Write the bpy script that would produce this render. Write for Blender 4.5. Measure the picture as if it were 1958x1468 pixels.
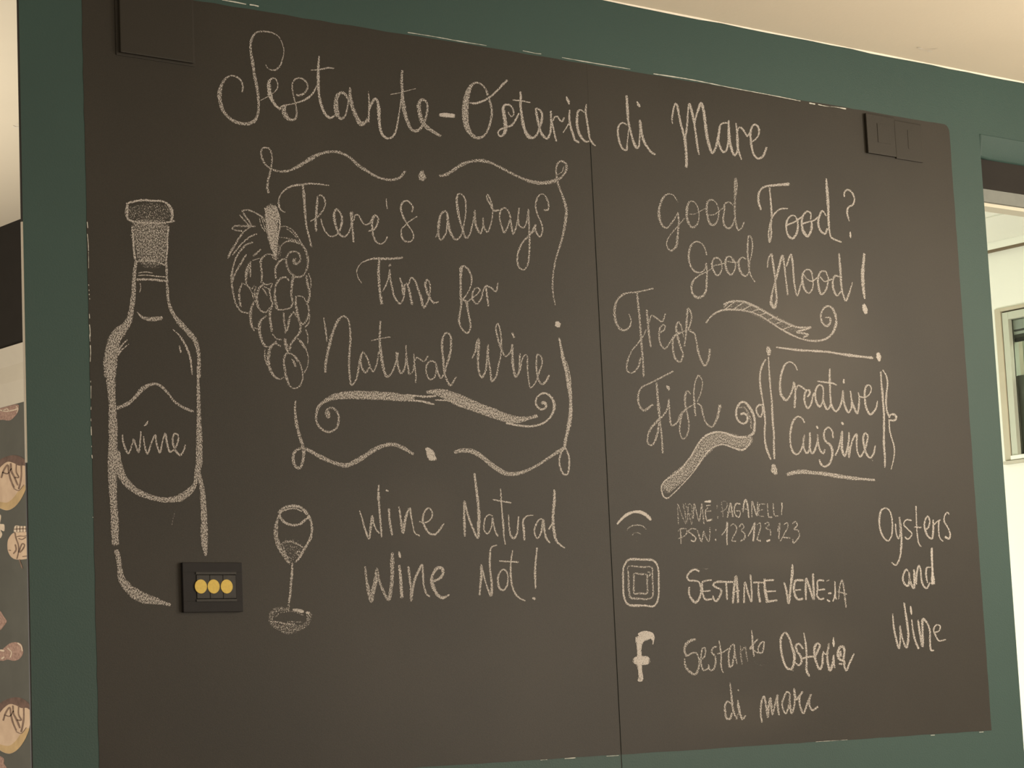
import bpy, bmesh, math, random
from mathutils import Vector, Matrix

random.seed(4)
S = bpy.context.scene
COL = S.collection
for o in list(bpy.data.objects):
    bpy.data.objects.remove(o)

# ------------------------------------------------------------------ camera
W_PX, H_PX, F_PX = 1958, 1468, 4606.0
R = Matrix(((0.77752343, -0.04859521, -0.62697355),
            (-0.62721756, -0.13180672, -0.76761001),
            (-0.04533715, 0.99008358, -0.13296258)))
CAM = Vector((0.0, -3.36162695, 1.35))
cd = bpy.data.cameras.new('camera')
cd.sensor_fit = 'HORIZONTAL'; cd.sensor_width = 36.0
cd.lens = F_PX / W_PX * 36.0
cd.clip_start = 0.05
cam = bpy.data.objects.new('camera', cd)
M3 = R
cam.matrix_world = Matrix.Translation(CAM) @ M3.to_4x4()
COL.objects.link(cam); S.camera = cam

def ray(u, v):
    return M3 @ Vector(((u - 979) / F_PX, -(v - 734) / F_PX, -1.0))
def on_y(u, v, y=0.0):            # point of a plane parallel to the chalkboard wall
    d = ray(u, v); return CAM + d * ((y - CAM.y) / d.y)
def on_x(u, v, x):                # point of a side wall
    d = ray(u, v); return CAM + d * ((x - CAM.x) / d.x)

# ------------------------------------------------------------------ world, lights, exposure
wd = bpy.data.worlds.new('world'); S.world = wd; wd.use_nodes = True
bg = wd.node_tree.nodes['Background']
bg.inputs[0].default_value = (1.0, 0.88, 0.75, 1); bg.inputs[1].default_value = 1.42

def lamp(name, kind, loc, power, color, size=0.2, target=None, size_y=None, angle=None, blend=0.8):
    ld = bpy.data.lights.new(name, kind); ld.energy = power; ld.color = color
    if kind == 'AREA':
        ld.size = size
        if size_y: ld.shape = 'RECTANGLE'; ld.size_y = size_y
    else:
        ld.shadow_soft_size = size
    if kind == 'SPOT':
        ld.spot_size = math.radians(angle); ld.spot_blend = blend
    o = bpy.data.objects.new(name, ld); COL.objects.link(o); o.location = loc
    if target is not None:
        o.rotation_euler = (Vector(target) - Vector(loc)).to_track_quat('-Z', 'Y').to_euler()
    return o
lamp('pendant_light', 'POINT', (3.7, -1.8, 1.9), 4, (1.0, 0.87, 0.71), 0.22)
lamp('front_fill_light', 'POINT', (1.9, -3.0, 1.5), 36, (1.0, 0.88, 0.74), 0.25)  # unseen fill light added in front of the board
lamp('ceiling_fill_light', 'AREA', (3.9, -1.7, 1.25), 29.5, (1.0, 0.88, 0.72), 0.5, (3.6, -0.9, 2.7), 0.5)  # unseen upward fill, added to brighten the ceiling
lamp('far_pendant_light', 'POINT', (5.2, -1.8, 2.3), 146, (1.0, 0.87, 0.71), 0.25)
lamp('next_room_light', 'POINT', (4.4, 2.0, 1.15), 76, (1.0, 0.995, 0.92), 0.3)
lamp('left_room_light', 'POINT', (1.3, 1.6, 1.5), 140, (1.0, 0.92, 0.80), 0.2)

S.view_settings.view_transform = 'Standard'
S.view_settings.look = 'None'
S.view_settings.exposure = 0.0
S.view_settings.gamma = 1.0
S.view_settings.use_curve_mapping = False

# ------------------------------------------------------------------ materials
def mat(name, col, rough=0.6, noise=0.0, nscale=30.0, bump=0.0, bscale=200.0, metal=0.0, spec=0.5, col2=None):
    m = bpy.data.materials.new(name); m.use_nodes = True
    nt = m.node_tree; b = nt.nodes['Principled BSDF']
    b.inputs['Roughness'].default_value = rough
    b.inputs['Metallic'].default_value = metal
    b.inputs['Specular IOR Level'].default_value = spec
    geo = nt.nodes.new('ShaderNodeNewGeometry')
    n = nt.nodes.new('ShaderNodeTexNoise'); n.inputs['Scale'].default_value = nscale
    n.inputs['Detail'].default_value = 5.0
    nt.links.new(geo.outputs['Position'], n.inputs['Vector'])
    r = nt.nodes.new('ShaderNodeValToRGB')
    c2 = col2 if col2 else tuple(c * (1 + noise) for c in col)
    c1 = col if col2 else tuple(c * (1 - noise) for c in col)
    r.color_ramp.elements[0].position = 0.3; r.color_ramp.elements[1].position = 0.7
    r.color_ramp.elements[0].color = (*c1, 1); r.color_ramp.elements[1].color = (*c2, 1)
    nt.links.new(n.outputs['Fac'], r.inputs[0])
    nt.links.new(r.outputs[0], b.inputs['Base Color'])
    if bump:
        n2 = nt.nodes.new('ShaderNodeTexNoise'); n2.inputs['Scale'].default_value = bscale
        n2.inputs['Detail'].default_value = 4.0
        nt.links.new(geo.outputs['Position'], n2.inputs['Vector'])
        bp = nt.nodes.new('ShaderNodeBump'); bp.inputs['Strength'].default_value = bump
        bp.inputs['Distance'].default_value = 0.002
        nt.links.new(n2.outputs['Fac'], bp.inputs['Height'])
        nt.links.new(bp.outputs[0], b.inputs['Normal'])
    return m

def board_mat():
    m = mat('blackboard_paint', (0.0180, 0.0158, 0.0116), 0.50, 0.0, 500.0, 0.10, 700.0, spec=0.18, col2=(0.0235, 0.0206, 0.0148))
    nt = m.node_tree; b = nt.nodes['Principled BSDF']
    geo = nt.nodes['Geometry']
    old = b.inputs['Base Color'].links[0].from_socket
    n = nt.nodes.new('ShaderNodeTexNoise'); n.inputs['Scale'].default_value = 2.4; n.inputs['Detail'].default_value = 4
    nt.links.new(geo.outputs['Position'], n.inputs['Vector'])
    mr = nt.nodes.new('ShaderNodeMapRange'); mr.inputs['From Min'].default_value = 0.45; mr.inputs['From Max'].default_value = 0.8
    mr.inputs['To Max'].default_value = 0.03
    nt.links.new(n.outputs['Fac'], mr.inputs[0])
    fac = mr.outputs[0]
    # smooth paler ovals, broad on the right; the small ones are wiped chalk dust: (x, z, radius x, radius z, strength)
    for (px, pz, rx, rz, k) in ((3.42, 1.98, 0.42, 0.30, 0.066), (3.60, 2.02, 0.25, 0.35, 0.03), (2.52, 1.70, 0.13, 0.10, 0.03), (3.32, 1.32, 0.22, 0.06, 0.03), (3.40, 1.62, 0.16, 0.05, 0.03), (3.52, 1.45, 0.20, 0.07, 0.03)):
        mp = nt.nodes.new('ShaderNodeMapping'); mp.vector_type = 'POINT'
        mp.inputs['Location'].default_value = (-px / rx, 0, -pz / rz); mp.inputs['Scale'].default_value = (1 / rx, 0, 1 / rz)
        nt.links.new(geo.outputs['Position'], mp.inputs['Vector'])
        ln = nt.nodes.new('ShaderNodeVectorMath'); ln.operation = 'LENGTH'; nt.links.new(mp.outputs[0], ln.inputs[0])
        d = nt.nodes.new('ShaderNodeMapRange'); d.interpolation_type = 'SMOOTHSTEP'
        d.inputs['From Min'].default_value = 1.0; d.inputs['From Max'].default_value = 0.0; d.inputs['To Max'].default_value = 2 * k
        nt.links.new(ln.outputs['Value'], d.inputs[0])
        q = nt.nodes.new('ShaderNodeMath'); q.operation = 'MULTIPLY_ADD'
        nt.links.new(d.outputs[0], q.inputs[0]); nt.links.new(n.outputs['Fac'], q.inputs[1]); nt.links.new(fac, q.inputs[2])
        fac = q.outputs[0]
    mx = nt.nodes.new('ShaderNodeMixRGB'); mx.inputs[2].default_value = (0.24, 0.20, 0.15, 1)   # pale tone of the dust and the broad ovals
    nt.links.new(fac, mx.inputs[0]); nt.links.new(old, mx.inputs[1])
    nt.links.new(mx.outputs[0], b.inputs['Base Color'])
    return m

def chalk_mat(name, col):
    m = bpy.data.materials.new(name); m.use_nodes = True
    nt = m.node_tree; b = nt.nodes['Principled BSDF']; out = nt.nodes['Material Output']
    b.inputs['Roughness'].default_value = 0.95; b.inputs['Specular IOR Level'].default_value = 0.1
    geo = nt.nodes.new('ShaderNodeNewGeometry')
    mp = nt.nodes.new('ShaderNodeMapping'); mp.inputs['Rotation'].default_value = (0, math.radians(-40), 0)
    mp.inputs['Scale'].default_value = (1.0, 0.0, 0.62)
    nt.links.new(geo.outputs['Position'], mp.inputs['Vector'])
    n = nt.nodes.new('ShaderNodeTexNoise'); n.inputs['Scale'].default_value = 620; n.inputs['Detail'].default_value = 2.0
    n.inputs['Roughness'].default_value = 0.6
    nt.links.new(mp.outputs[0], n.inputs['Vector'])
    at = nt.nodes.new('ShaderNodeAttribute'); at.attribute_name = 'cover'
    # alpha = smoothstep of noise + (cover - 0.5) * k
    a = nt.nodes.new('ShaderNodeMath'); a.operation = 'MULTIPLY_ADD'
    a.inputs[1].default_value = 0.44; a.inputs[2].default_value = -0.22
    nt.links.new(at.outputs['Fac'], a.inputs[0])
    s = nt.nodes.new('ShaderNodeMath'); s.operation = 'ADD'
    nt.links.new(n.outputs['Fac'], s.inputs[0]); nt.links.new(a.outputs[0], s.inputs[1])
    mr = nt.nodes.new('ShaderNodeMapRange'); mr.interpolation_type = 'SMOOTHSTEP'
    mr.inputs['From Min'].default_value = 0.43; mr.inputs['From Max'].default_value = 0.63
    mr.inputs['To Max'].default_value = 0.86
    nt.links.new(s.outputs[0], mr.inputs[0])
    n3 = nt.nodes.new('ShaderNodeTexNoise'); n3.inputs['Scale'].default_value = 900
    nt.links.new(geo.outputs['Position'], n3.inputs['Vector'])
    r = nt.nodes.new('ShaderNodeValToRGB')
    r.color_ramp.elements[0].position = 0.3; r.color_ramp.elements[1].position = 0.7
    r.color_ramp.elements[0].color = (*[c * 0.80 for c in col], 1); r.color_ramp.elements[1].color = (*col, 1)
    nt.links.new(n3.outputs['Fac'], r.inputs[0]); nt.links.new(r.outputs[0], b.inputs['Base Color'])
    t = nt.nodes.new('ShaderNodeBsdfTransparent'); mx = nt.nodes.new('ShaderNodeMixShader')
    nt.links.new(mr.outputs[0], mx.inputs[0]); nt.links.new(t.outputs[0], mx.inputs[1]); nt.links.new(b.outputs[0], mx.inputs[2])
    nt.links.new(mx.outputs[0], out.inputs['Surface'])
    return m

M = dict(
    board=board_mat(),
    chalk=chalk_mat('white_chalk', (0.47, 0.44, 0.40)),
    plaster=mat('bare_plaster', (0.42, 0.42, 0.37), 0.9, 0.1, 90),
    green=mat('green_wall_paint', (0.0215, 0.0485, 0.0405), 0.55, 0.05, 3.0, 0.25, 320.0, spec=0.25),
    ceiling=mat('cream_ceiling_paint', (0.72, 0.655, 0.52), 0.9, 0.015, 4.0, 0.10, 120.0, spec=0.2),
    seam=mat('dark_joint', (0.017, 0.0145, 0.011), 0.8),
    caulk=mat('white_caulk', (0.72, 0.67, 0.56), 0.8, 0.06, 40),
    black=mat('black_plastic', (0.012, 0.011, 0.0105), 0.6, 0.05, 60, 0.1, 600, spec=0.15),
    black2=mat('black_module_plastic', (0.030, 0.029, 0.026), 0.6, 0.1, 200, 0.1, 600, spec=0.2),
    yellow=mat('yellow_sticker', (0.47, 0.335, 0.045), 0.6, 0.08, 300),
    dark=mat('dark_brown_paint', (0.014, 0.012, 0.010), 0.7, 0.08, 20, spec=0.15),
    paper=mat('grey_green_wallpaper', (0.058, 0.058, 0.048), 0.8, 0.10, 12),
    mould=mat('cream_moulding_paint', (0.36, 0.33, 0.27), 0.8, 0.02, 20, spec=0.2),
    print_body=mat('oyster_print_cream', (0.33, 0.24, 0.165), 0.85, 0.0, 30, col2=(0.40, 0.30, 0.21)),
    print_base=mat('oyster_print_ochre', (0.31, 0.22, 0.11), 0.85, 0.15, 30),
    print_brown=mat('oyster_print_brown', (0.085, 0.052, 0.040), 0.85, 0.3, 60),
    print_vein=mat('print_brown_ink', (0.13, 0.085, 0.060), 0.85, 0.3, 80),
    print_pink=mat('shell_print_pink', (0.28, 0.185, 0.145), 0.85, 0.0, 180, col2=(0.15, 0.09, 0.07)),
    print_pale=mat('print_pale', (0.40, 0.33, 0.25), 0.85, 0.15, 80),
    white=mat('white_wall_paint', (0.84, 0.86, 0.76), 0.7, 0.01, 5),
    metal=mat('brushed_aluminium', (0.135, 0.145, 0.13), 0.55, 0.06, 50, metal=0.0, spec=0.3),
    frame_beige=mat('beige_window_frame', (0.50, 0.46, 0.34), 0.6, 0.03, 20),
    frame=mat('pale_window_frame', (0.50, 0.53, 0.43), 0.5, 0.02, 20),
    line=mat('brown_joint', (0.16, 0.12, 0.07), 0.8),
    greyline=mat('grey_joint', (0.50, 0.48, 0.38), 0.8),
    lace=mat('grey_blind', (0.34, 0.37, 0.33), 0.7, 0.1, 60),
    slate=mat('slate_grey_board', (0.060, 0.062, 0.050), 0.7, 0.1, 10),
    wood=mat('brown_wood_floor', (0.16, 0.10, 0.06), 0.5, 0.3, 8),
)
gm = bpy.data.materials.new('window_glass'); gm.use_nodes = True
_b = gm.node_tree.nodes['Principled BSDF']
_b.inputs['Transmission Weight'].default_value = 1.0; _b.inputs['Roughness'].default_value = 0.02; _b.inputs['IOR'].default_value = 1.05
_b.inputs['Base Color'].default_value = (0.92, 0.96, 0.92, 1)
M['glass'] = gm

# ------------------------------------------------------------------ helpers
ORG = {}
def link(name, verts, faces, m, parent=None, cover=None, origin=None, smooth=False):
    """one mesh object; vertices given in world space"""
    xs = [v[0] for v in verts]; ys = [v[1] for v in verts]; zs = [v[2] for v in verts]
    o0 = Vector(((min(xs)+max(xs))/2, (min(ys)+max(ys))/2, min(zs))) if origin is None else Vector(origin)
    me = bpy.data.meshes.new(name)
    me.from_pydata([tuple(Vector(v) - o0) for v in verts], [], faces)
    me.materials.append(m)
    if cover is not None:
        a = me.attributes.new('cover', 'FLOAT', 'POINT'); a.data.foreach_set('value', cover)
    if smooth:
        me.polygons.foreach_set('use_smooth', [True] * len(me.polygons))
    me.update()
    o = bpy.data.objects.new(name, me); COL.objects.link(o)
    ORG[o.name] = o0
    if parent is not None:
        o.parent = parent; o.location = o0 - ORG[parent.name]
    else:
        o.location = o0
    return o
def empty(name, loc):
    o = bpy.data.objects.new(name, None); o.empty_display_size = 0.05; COL.objects.link(o); o.location = loc
    ORG[o.name] = Vector(loc); return o
def tag(o, label=None, cat=None, group=None, kind=None):
    if label: o['label'] = label
    if cat: o['category'] = cat
    if group: o['group'] = group
    if kind: o['kind'] = kind
    return o
class MB:
    def __init__(s): s.v = []; s.f = []
    def box(s, x0, x1, y0, y1, z0, z1, bev=0.0):
        bm = bmesh.new(); bmesh.ops.create_cube(bm, size=1)
        for v in bm.verts:
            v.co = Vector(((x0+x1)/2 + v.co.x*(x1-x0), (y0+y1)/2 + v.co.y*(y1-y0), (z0+z1)/2 + v.co.z*(z1-z0)))
        if bev: bmesh.ops.bevel(bm, geom=bm.edges[:], offset=bev, segments=2, affect='EDGES', profile=0.6)
        return s.add(bm)
    def add(s, bm):
        k = len(s.v); bm.verts.index_update()
        s.v += [v.co.copy() for v in bm.verts]
        s.f += [[k + v.index for v in f.verts] for f in bm.faces]; bm.free(); return s
    def prism(s, pts, y0, y1):     # polygon in x-z, thickened along y
        k = len(s.v); n = len(pts)
        s.v += [Vector((p[0], y0, p[1])) for p in pts] + [Vector((p[0], y1, p[1])) for p in pts]
        s.f += [list(range(k, k+n)), list(range(k+2*n-1, k+n-1, -1))]
        s.f += [[k+i, k+n+i, k+n+(i+1) % n, k+(i+1) % n] for i in range(n)]; return s
    def prism_y(s, prof, y0, y1):  # profile in x-z extruded along y, same thing under a clearer name
        return s.prism(prof, y0, y1)
    def prism_x(s, prof, x0, x1):  # profile in y-z extruded along x
        k = len(s.v); n = len(prof)
        s.v += [Vector((x0, p[0], p[1])) for p in prof] + [Vector((x1, p[0], p[1])) for p in prof]
        s.f += [list(range(k+n-1, k-1, -1)), list(range(k+n, k+2*n))]
        s.f += [[k+i, k+(i+1) % n, k+n+(i+1) % n, k+n+i] for i in range(n)]; return s
    def build(s, name, m, parent=None, smooth=False):
        return link(name, s.v, s.f, m, parent, smooth=smooth)
WK = 0.85
# chalk marks: (part name, parent part or None, origin x, origin y, scale, strokes); one stroke a line: width[,density]: x,y[,width] ...
CHALK = [
('chalk_word', None, 400, 0, 4.077, '''
5: 440,505,2 455,530,2 485,545,3 520,543,4 550,515,4 570,465,3 582,400,2 570,340,2 540,285,2 490,255,3 430,245,3.5 380,248,4 350,270,5 328,315,6 322,370,6 330,440,6 343,520,7 355,600,7.5 372,680,8 383,760,7 385,830,6 378,895,6 355,940,7 310,963,8 250,962,8 190,942,7 145,908,7 110,865,8 90,810,9 80,750,10 85,700,9 100,655,7 128,613,5 168,590,4 210,597,4 245,625,4 262,670,4 258,718,3
5: 400,782,2 440,762,2 480,738,2 520,705,3 535,670,3 530,635,3 512,612,4 490,610,5 468,635,7 465,680,8 475,740,9 495,790,8 525,828,7 555,852,6
5: 545,852,4 575,825,6 620,815,3 680,802,4 730,785,6 780,755,6 815,715,5 840,665,3
4: 680,740,5 710,742,5 745,722,4 768,680,4 760,645,4 730,615,4 695,608,4 665,622,4 648,660,3 650,710,3 660,760,3 675,820,3 682,880,4 676,920,5 650,935,6 615,925,8 590,890,10 582,850,9 600,822,5
7: 856,440,4 852,500,6 850,560,7 850,640,7 855,720,7 868,800,8 890,860,8 915,900,8 945,920,7 978,900,6
3: 792,546,2 840,544,3 890,536,4 930,528,4 972,533,3
5: 1080,770,5 1060,735,6 1030,722,7 1000,745,8 988,800,9 992,860,10 1005,905,9 1030,925,7 1058,905,5 1075,850,4 1085,790,4 1095,720,5 1100,685,5 1098,740,7 1108,800,8 1130,870,8 1155,925,8 1185,965,9 1215,955,8 1232,925,5
5: 1240,712,2 1246,780,4 1246,860,5 1242,950,5
6: 1250,850,4 1265,810,6 1295,768,6 1312,790,8 1322,860,8 1325,940,8 1335,1010,8 1355,1055,7 1390,1078,6 1430,1065,5 1455,1020,5 1470,950,4 1483,870,3 1495,780,3 1505,690,4
7: 1505,550,5 1500,620,7 1505,700,7 1510,780,8 1520,860,9 1540,930,8 1570,1000,7 1600,1022,7 1635,1010,7 1665,975,7 1688,920,5 1700,860,5 1700,810,5 1680,782,5 1655,778,6 1635,810,8 1640,880,9 1662,950,10 1695,990,9 1745,1025,7 1805,1060,5
3: 1415,736,2 1470,726,2 1540,708,2 1612,690,2'''),
('chalk_dash', None, 400, 0, 4.077, '''
10,.85: 1800,896,8 1830,896,10 1890,901,10 1908,903,9'''),
('chalk_word', None, 800, 100, 4.8925, '''
7: 480,470,4 520,478,6 570,468,6 625,445,5 680,410,5 740,355,6 790,300,7 830,262,6
8: 650,400,5 630,345,4 590,300,4 540,283,4 500,305,7 465,370,11 445,450,11 438,540,12 440,620,12 455,700,11 490,760,9 540,798,6 590,795,5 630,762,4 660,700,5 680,620,6 688,560,6 680,500,6 660,430,5
5: 870,605,2 850,580,3 842,560,2
5: 868,604,3 890,585,3 885,535,4 855,495,5 815,492,6 795,515,8 800,580,9 812,650,8 815,720,8 800,765,7 765,785,5 745,745,4 770,720,5 825,700,6 875,680,6 910,630,5 940,570,4
7: 955,370,6 958,430,7 955,500,6 965,580,7 978,660,8 1000,740,8 1035,790,8 1075,800,6 1110,765,5 1135,700,6 1155,630,7 1155,570,7 1130,535,5 1100,525,5 1105,570,7 1120,650,7 1140,730,7 1170,785,7 1205,805,6 1228,770,5 1240,690,5 1243,620,5
4: 885,445,3 950,452,4 1000,460,4 1045,470,3
6: 1240,550,5 1242,620,6 1258,690,6 1275,770,6 1290,828,5
5: 1262,640,3 1275,605,4 1300,600,5 1325,635,5 1345,645,5 1362,615,5
7: 1415,540,4 1412,620,7 1425,700,7 1445,760,7 1465,820,6 1500,840,6
5: 1355,750,3 1380,710,4 1405,670,4
8,.8: 1385,415,3 1393,440,7 1405,465,7 1410,485,3
5: 1550,560,3 1520,540,4 1495,550,6 1485,610,7 1485,680,7 1505,760,7 1540,815,6 1575,838,5 1595,830,4
6: 1570,490,4 1565,560,5 1578,650,6 1592,740,6 1605,810,5 1630,850,5 1655,873,4'''),
('chalk_word', None, 1150, 120, 4.8925, '''
6: 235,310,7 240,380,7 245,460,7 250,540,6 265,610,6 280,670,6 300,740,7 330,795,8 345,790,6 355,730,4 360,660,4 360,600,4 360,540,6 370,600,7 378,670,7 400,740,7 430,790,6 465,835,6 500,856,5
5: 238,585,3 210,563,4 180,568,5 158,600,6 155,670,6 172,750,6 200,805,6 235,815,6 240,760,3 248,690,3 255,620,3
8,.8: 335,365,4 345,390,7 358,408,5'''),
('chalk_word', None, 1150, 120, 4.8925, '''
6: 665,572,2 660,530,4 668,470,5 680,410,5 693,380,5 710,405,6 722,470,6 740,560,6 762,640,6 780,710,7 788,790,7 795,870,8 795,975,7
6: 785,700,4 795,640,5 803,560,5 808,480,6 822,385,6 838,430,7 858,510,7 872,590,6 885,680,6 895,760,6 912,855,5
6: 872,570,4 885,500,6 905,440,7 932,375,7 952,430,8 965,510,8 975,600,8 988,690,8 1008,770,7 1038,845,6 1070,790,6 1090,720,7 1100,650,6 1115,580,5 1150,562,4 1188,565,4
6: 1085,700,5 1100,760,7 1140,835,6 1165,825,5 1182,770,5 1190,700,6 1190,540,5
6: 1190,540,4 1192,620,6 1195,700,7 1210,780,7 1245,865,6 1275,820,6 1270,760,6
6: 1258,565,4 1268,640,6 1272,720,7 1280,810,6 1310,903,4
5: 1275,650,3 1285,605,4 1310,610,5 1340,650,5 1365,685,5 1395,645,5
6: 1395,740,4 1430,725,4 1465,685,4 1475,630,5 1455,585,5 1425,580,5 1400,625,6 1395,700,6 1405,780,6 1425,855,6 1465,895,6 1505,880,6 1530,835,6 1545,790,5'''),
# --- the bottle
('wine_bottle_drawing', None, 170, 360, 4.078, '''
7: 370,560,6 360,620,8 352,700,9 350,780,10 343,860,11 333,940,11 318,1010,12 295,1060,15 250,1110,20 210,1160,24 185,1230,26 170,1310,26 165,1390,24 165,1468,22
5: 300,1180,3 260,1220,5 220,1280,6
5: 310,1215,2 260,1255,4 225,1300,5
7: 600,560,5 605,620,6 608,700,6 612,780,6 618,860,7 635,930,7 670,1000,8 720,1060,10 775,1120,11 825,1180,10 848,1250,9 858,1340,8 858,1468,8
4: 655,1100,2 700,1140,4 740,1200,6 770,1260,6 792,1330,5 800,1400,4 805,1450,3
6: 705,1230,4 718,1280,4
4: 370,575,4 420,565,4 480,565,5 540,575,5 590,598,5
3: 385,660,2 440,652,3 495,660,2
6: 375,712,6 430,710,6 500,712,6 570,720,6 600,722,5
3: 385,680,3 440,676,3 520,685,4 595,690,3
2: 400,740,2 404,780,2 395,810,1.5
8: 375,965,2 410,1000,6 460,1018,9 520,1018,10 572,1010,9'''),
('wine_bottle_drawing', 'wine_bottle_drawing', 170, 700, 3.058, '''
15: 125,0,18 128,80,17 133,160,15 138,240,14 140,320,15 142,400,17 140,480,18 138,560,18 138,640,16 140,720,14 144,800,15 150,880,15 152,960,15 155,1040,14
8: 640,0,8 638,80,8 640,160,8 642,240,8 643,320,10 645,400,12 645,480,13 645,560,14 636,620,12 650,660,10 664,740,11 670,820,12 674,900,13 674,980,14 678,1060,12 683,1105,6
9: 160,1075,9 172,1120,11 180,1180,10 190,1240,14 225,1290,17 270,1330,20 330,1358,19 390,1372,14 440,1385,9 475,1395,6
4,.35: 520,805,2 500,860,2 485,930,2'''),
('cork_drawing', 'wine_bottle_drawing', 170, 360, 4.078, '''
6: 292,122,6 340,105,6 420,92,6 500,97,6 570,100,6 610,120,7 640,160,8 650,210,8 640,260,7
6: 300,130,6 300,180,7 305,240,6 350,258,6 420,268,6 500,270,6 580,268,6 665,255,5
3: 288,150,2 285,200,2 300,240,2
36,.42: 320,190,24 480,180,36 640,190,24
64,.62: 478,275,66 478,350,66 485,430,64 488,510,60 490,565,50
6: 335,300,4 345,380,6 350,470,6 360,550,6
6: 620,300,5 612,380,5 612,470,5 602,560,5'''),
('bottle_label_drawing', 'wine_bottle_drawing', 170, 700, 3.058, '''
7: 165,245,8 200,232,8 240,210,8 280,170,9 310,135,11 345,113,9 390,103,6 425,120,6 460,155,6 500,205,6 550,240,6 610,265,5
10: 165,500,12 170,560,14 185,620,15 215,675,14 270,725,13 330,755,12 400,775,10 460,782,11 530,770,15 590,730,13 620,690,10 630,620,9'''),
('chalk_word', 'wine_bottle_drawing', 170, 700, 3.058, '''
4: 196,402,4 202,450,5 230,510,5 255,450,4 262,425,4 270,450,4 290,503,5 300,440,4 304,382,3
5: 320,410,3 325,460,5 342,512,5 365,450,4 388,400,4 395,450,5 415,505,5 430,440,4 447,392,4 455,440,5 475,500,5 500,485,4 520,440,5 520,400,4 500,395,5 490,430,5 505,490,5 535,520,5 555,490,4 563,462,4
5,.8: 325,348,3 338,335,6 345,322,3'''),
# --- the grapes
('grape_bunch_drawing', None, 420, 370, 3.764, '''
4: 160,125,4 200,118,4 250,135,4 300,165,5 335,210,5
4: 145,155,3 175,190,4 215,235,5
4: 160,120,4 180,155,5 205,190,5 230,225,4
5: 255,235,4 200,235,5 150,233,5 105,235,4 90,250,4 110,262,4 160,270,4
5: 230,235,3 180,270,4 140,320,5 110,370,6 80,420,7 60,462,5
4: 268,290,4 220,310,5 170,350,5 130,395,5 95,440,4
4: 235,350,5 190,370,5 150,410,5 115,470,5 95,540,5 85,600,6 90,670,6
4: 190,440,4 160,490,5 130,540,5 105,590,5 95,630,4
5: 295,402,4 265,430,5 240,450,4
3: 285,170,2 300,230,3 325,270,3
3: 300,170,2 320,230,3 345,290,3
3: 330,200,3 345,270,3 365,330,2
4: 88,660,5 100,730,5 120,800,5 160,850,5 205,860,4'''),
('stem_drawing', 'grape_bunch_drawing', 420, 370, 3.764, '''
24,.75: 370,100,24 375,170,27 378,240,22 385,310,20 392,380,15 400,440,9 404,480,3
4: 325,105,3 345,200,4 360,300,4 390,430,3
4: 405,95,4 430,180,5 432,240,4 415,330,3'''),
('tendril_drawing', 'grape_bunch_drawing', 420, 370, 3.764, '''
4: 540,470,8 535,495,8 560,505,6 580,480,5 575,440,5 545,418,5 505,425,6 480,460,6 485,520,7 510,570,7 555,600,6 600,590,5 628,540,5 635,480,6 620,410,6 585,360,6 530,335,6 480,345,4 440,380,4 425,430,4
3: 435,240,3 470,235,3 515,255,3 555,300,4 590,360,4 620,420,4
3: 480,250,3 520,280,3 555,320,3
3: 430,315,3 480,320,3 540,335,4
3: 440,380,3 470,350,3 520,345,3 570,360,4
3: 425,290,3 430,240,2
5,.5: 425,380,10 430,430,9 420,470,5'''),
('grape_drawing', 'grape_bunch_drawing', 420, 370, 3.764, '''
6: 300,640,5 305,580,6 298,530,6 298,480,7 320,450,6 350,435,4 375,440,4 390,470,4
3: 310,640,3 340,655,3 375,645,3'''),
('grape_drawing', 'grape_bunch_drawing', 420, 370, 3.764, '''
7: 222,490,5 200,540,8 190,590,8 195,650,5 230,685,4 250,660,3
5: 222,495,4 220,540,5 222,600,3
3: 240,480,3 290,465,3'''),
('grape_drawing', 'grape_bunch_drawing', 420, 370, 3.764, '''
6: 405,610,5 400,560,6 415,510,6 440,480,5 470,470,4'''),
('grape_drawing', 'grape_bunch_drawing', 420, 370, 3.764, '''
6: 160,650,4 145,690,6 140,740,6 152,810,7
3: 160,645,3 200,665,3 230,710,3 245,760,3'''),
('grape_drawing', 'grape_bunch_drawing', 420, 370, 3.764, '''
7: 320,650,5 285,680,7 268,730,7 270,790,7 290,835,5 330,855,4 360,820,3
3: 310,680,4 340,730,4
3: 260,670,4 250,720,4 262,760,3
3: 320,670,3 355,690,3 365,730,3'''),
('grape_drawing', 'grape_bunch_drawing', 420, 370, 3.764, '''
6: 415,830,7 400,770,7 398,700,6 410,645,6 440,610,5 475,602,4 498,625,4
4: 380,650,3 360,700,5 370,760,5 385,800,4
4: 415,835,4 460,835,4 510,820,4 525,780,5 515,720,6 520,660,7 528,600,6'''),
('grape_drawing', 'grape_bunch_drawing', 420, 370, 3.764, '''
6: 625,590,5 632,650,6 648,710,6 640,770,5 625,800,4
3: 640,575,3 655,620,3 658,680,3'''),
('grape_drawing', 'grape_bunch_drawing', 420, 370, 3.764, '''
6: 252,770,5 230,820,7 222,880,7 228,940,7 248,985,5
3: 225,960,3 270,972,3'''),
('grape_drawing', 'grape_bunch_drawing', 420, 370, 3.764, '''
6: 380,800,5 362,850,7 365,910,7 375,990,6
4: 380,1010,4 410,1045,4 445,1050,4
5: 460,860,5 465,930,5 480,990,5 495,940,6 505,890,5 530,850,5'''),
('grape_drawing', 'grape_bunch_drawing', 420, 370, 3.764, '''
6: 550,740,5 548,800,7 560,860,7 575,920,6 600,940,5 630,900,5 643,850,5 635,800,4
3: 560,735,3 600,745,3 625,780,3
4: 650,870,3 640,930,4 615,960,4'''),
('grape_drawing', 'grape_bunch_drawing', 420, 370, 3.764, '''
6: 335,880,5 295,915,7 285,970,8 295,1030,7 320,1090,6 345,1105,4'''),
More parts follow.
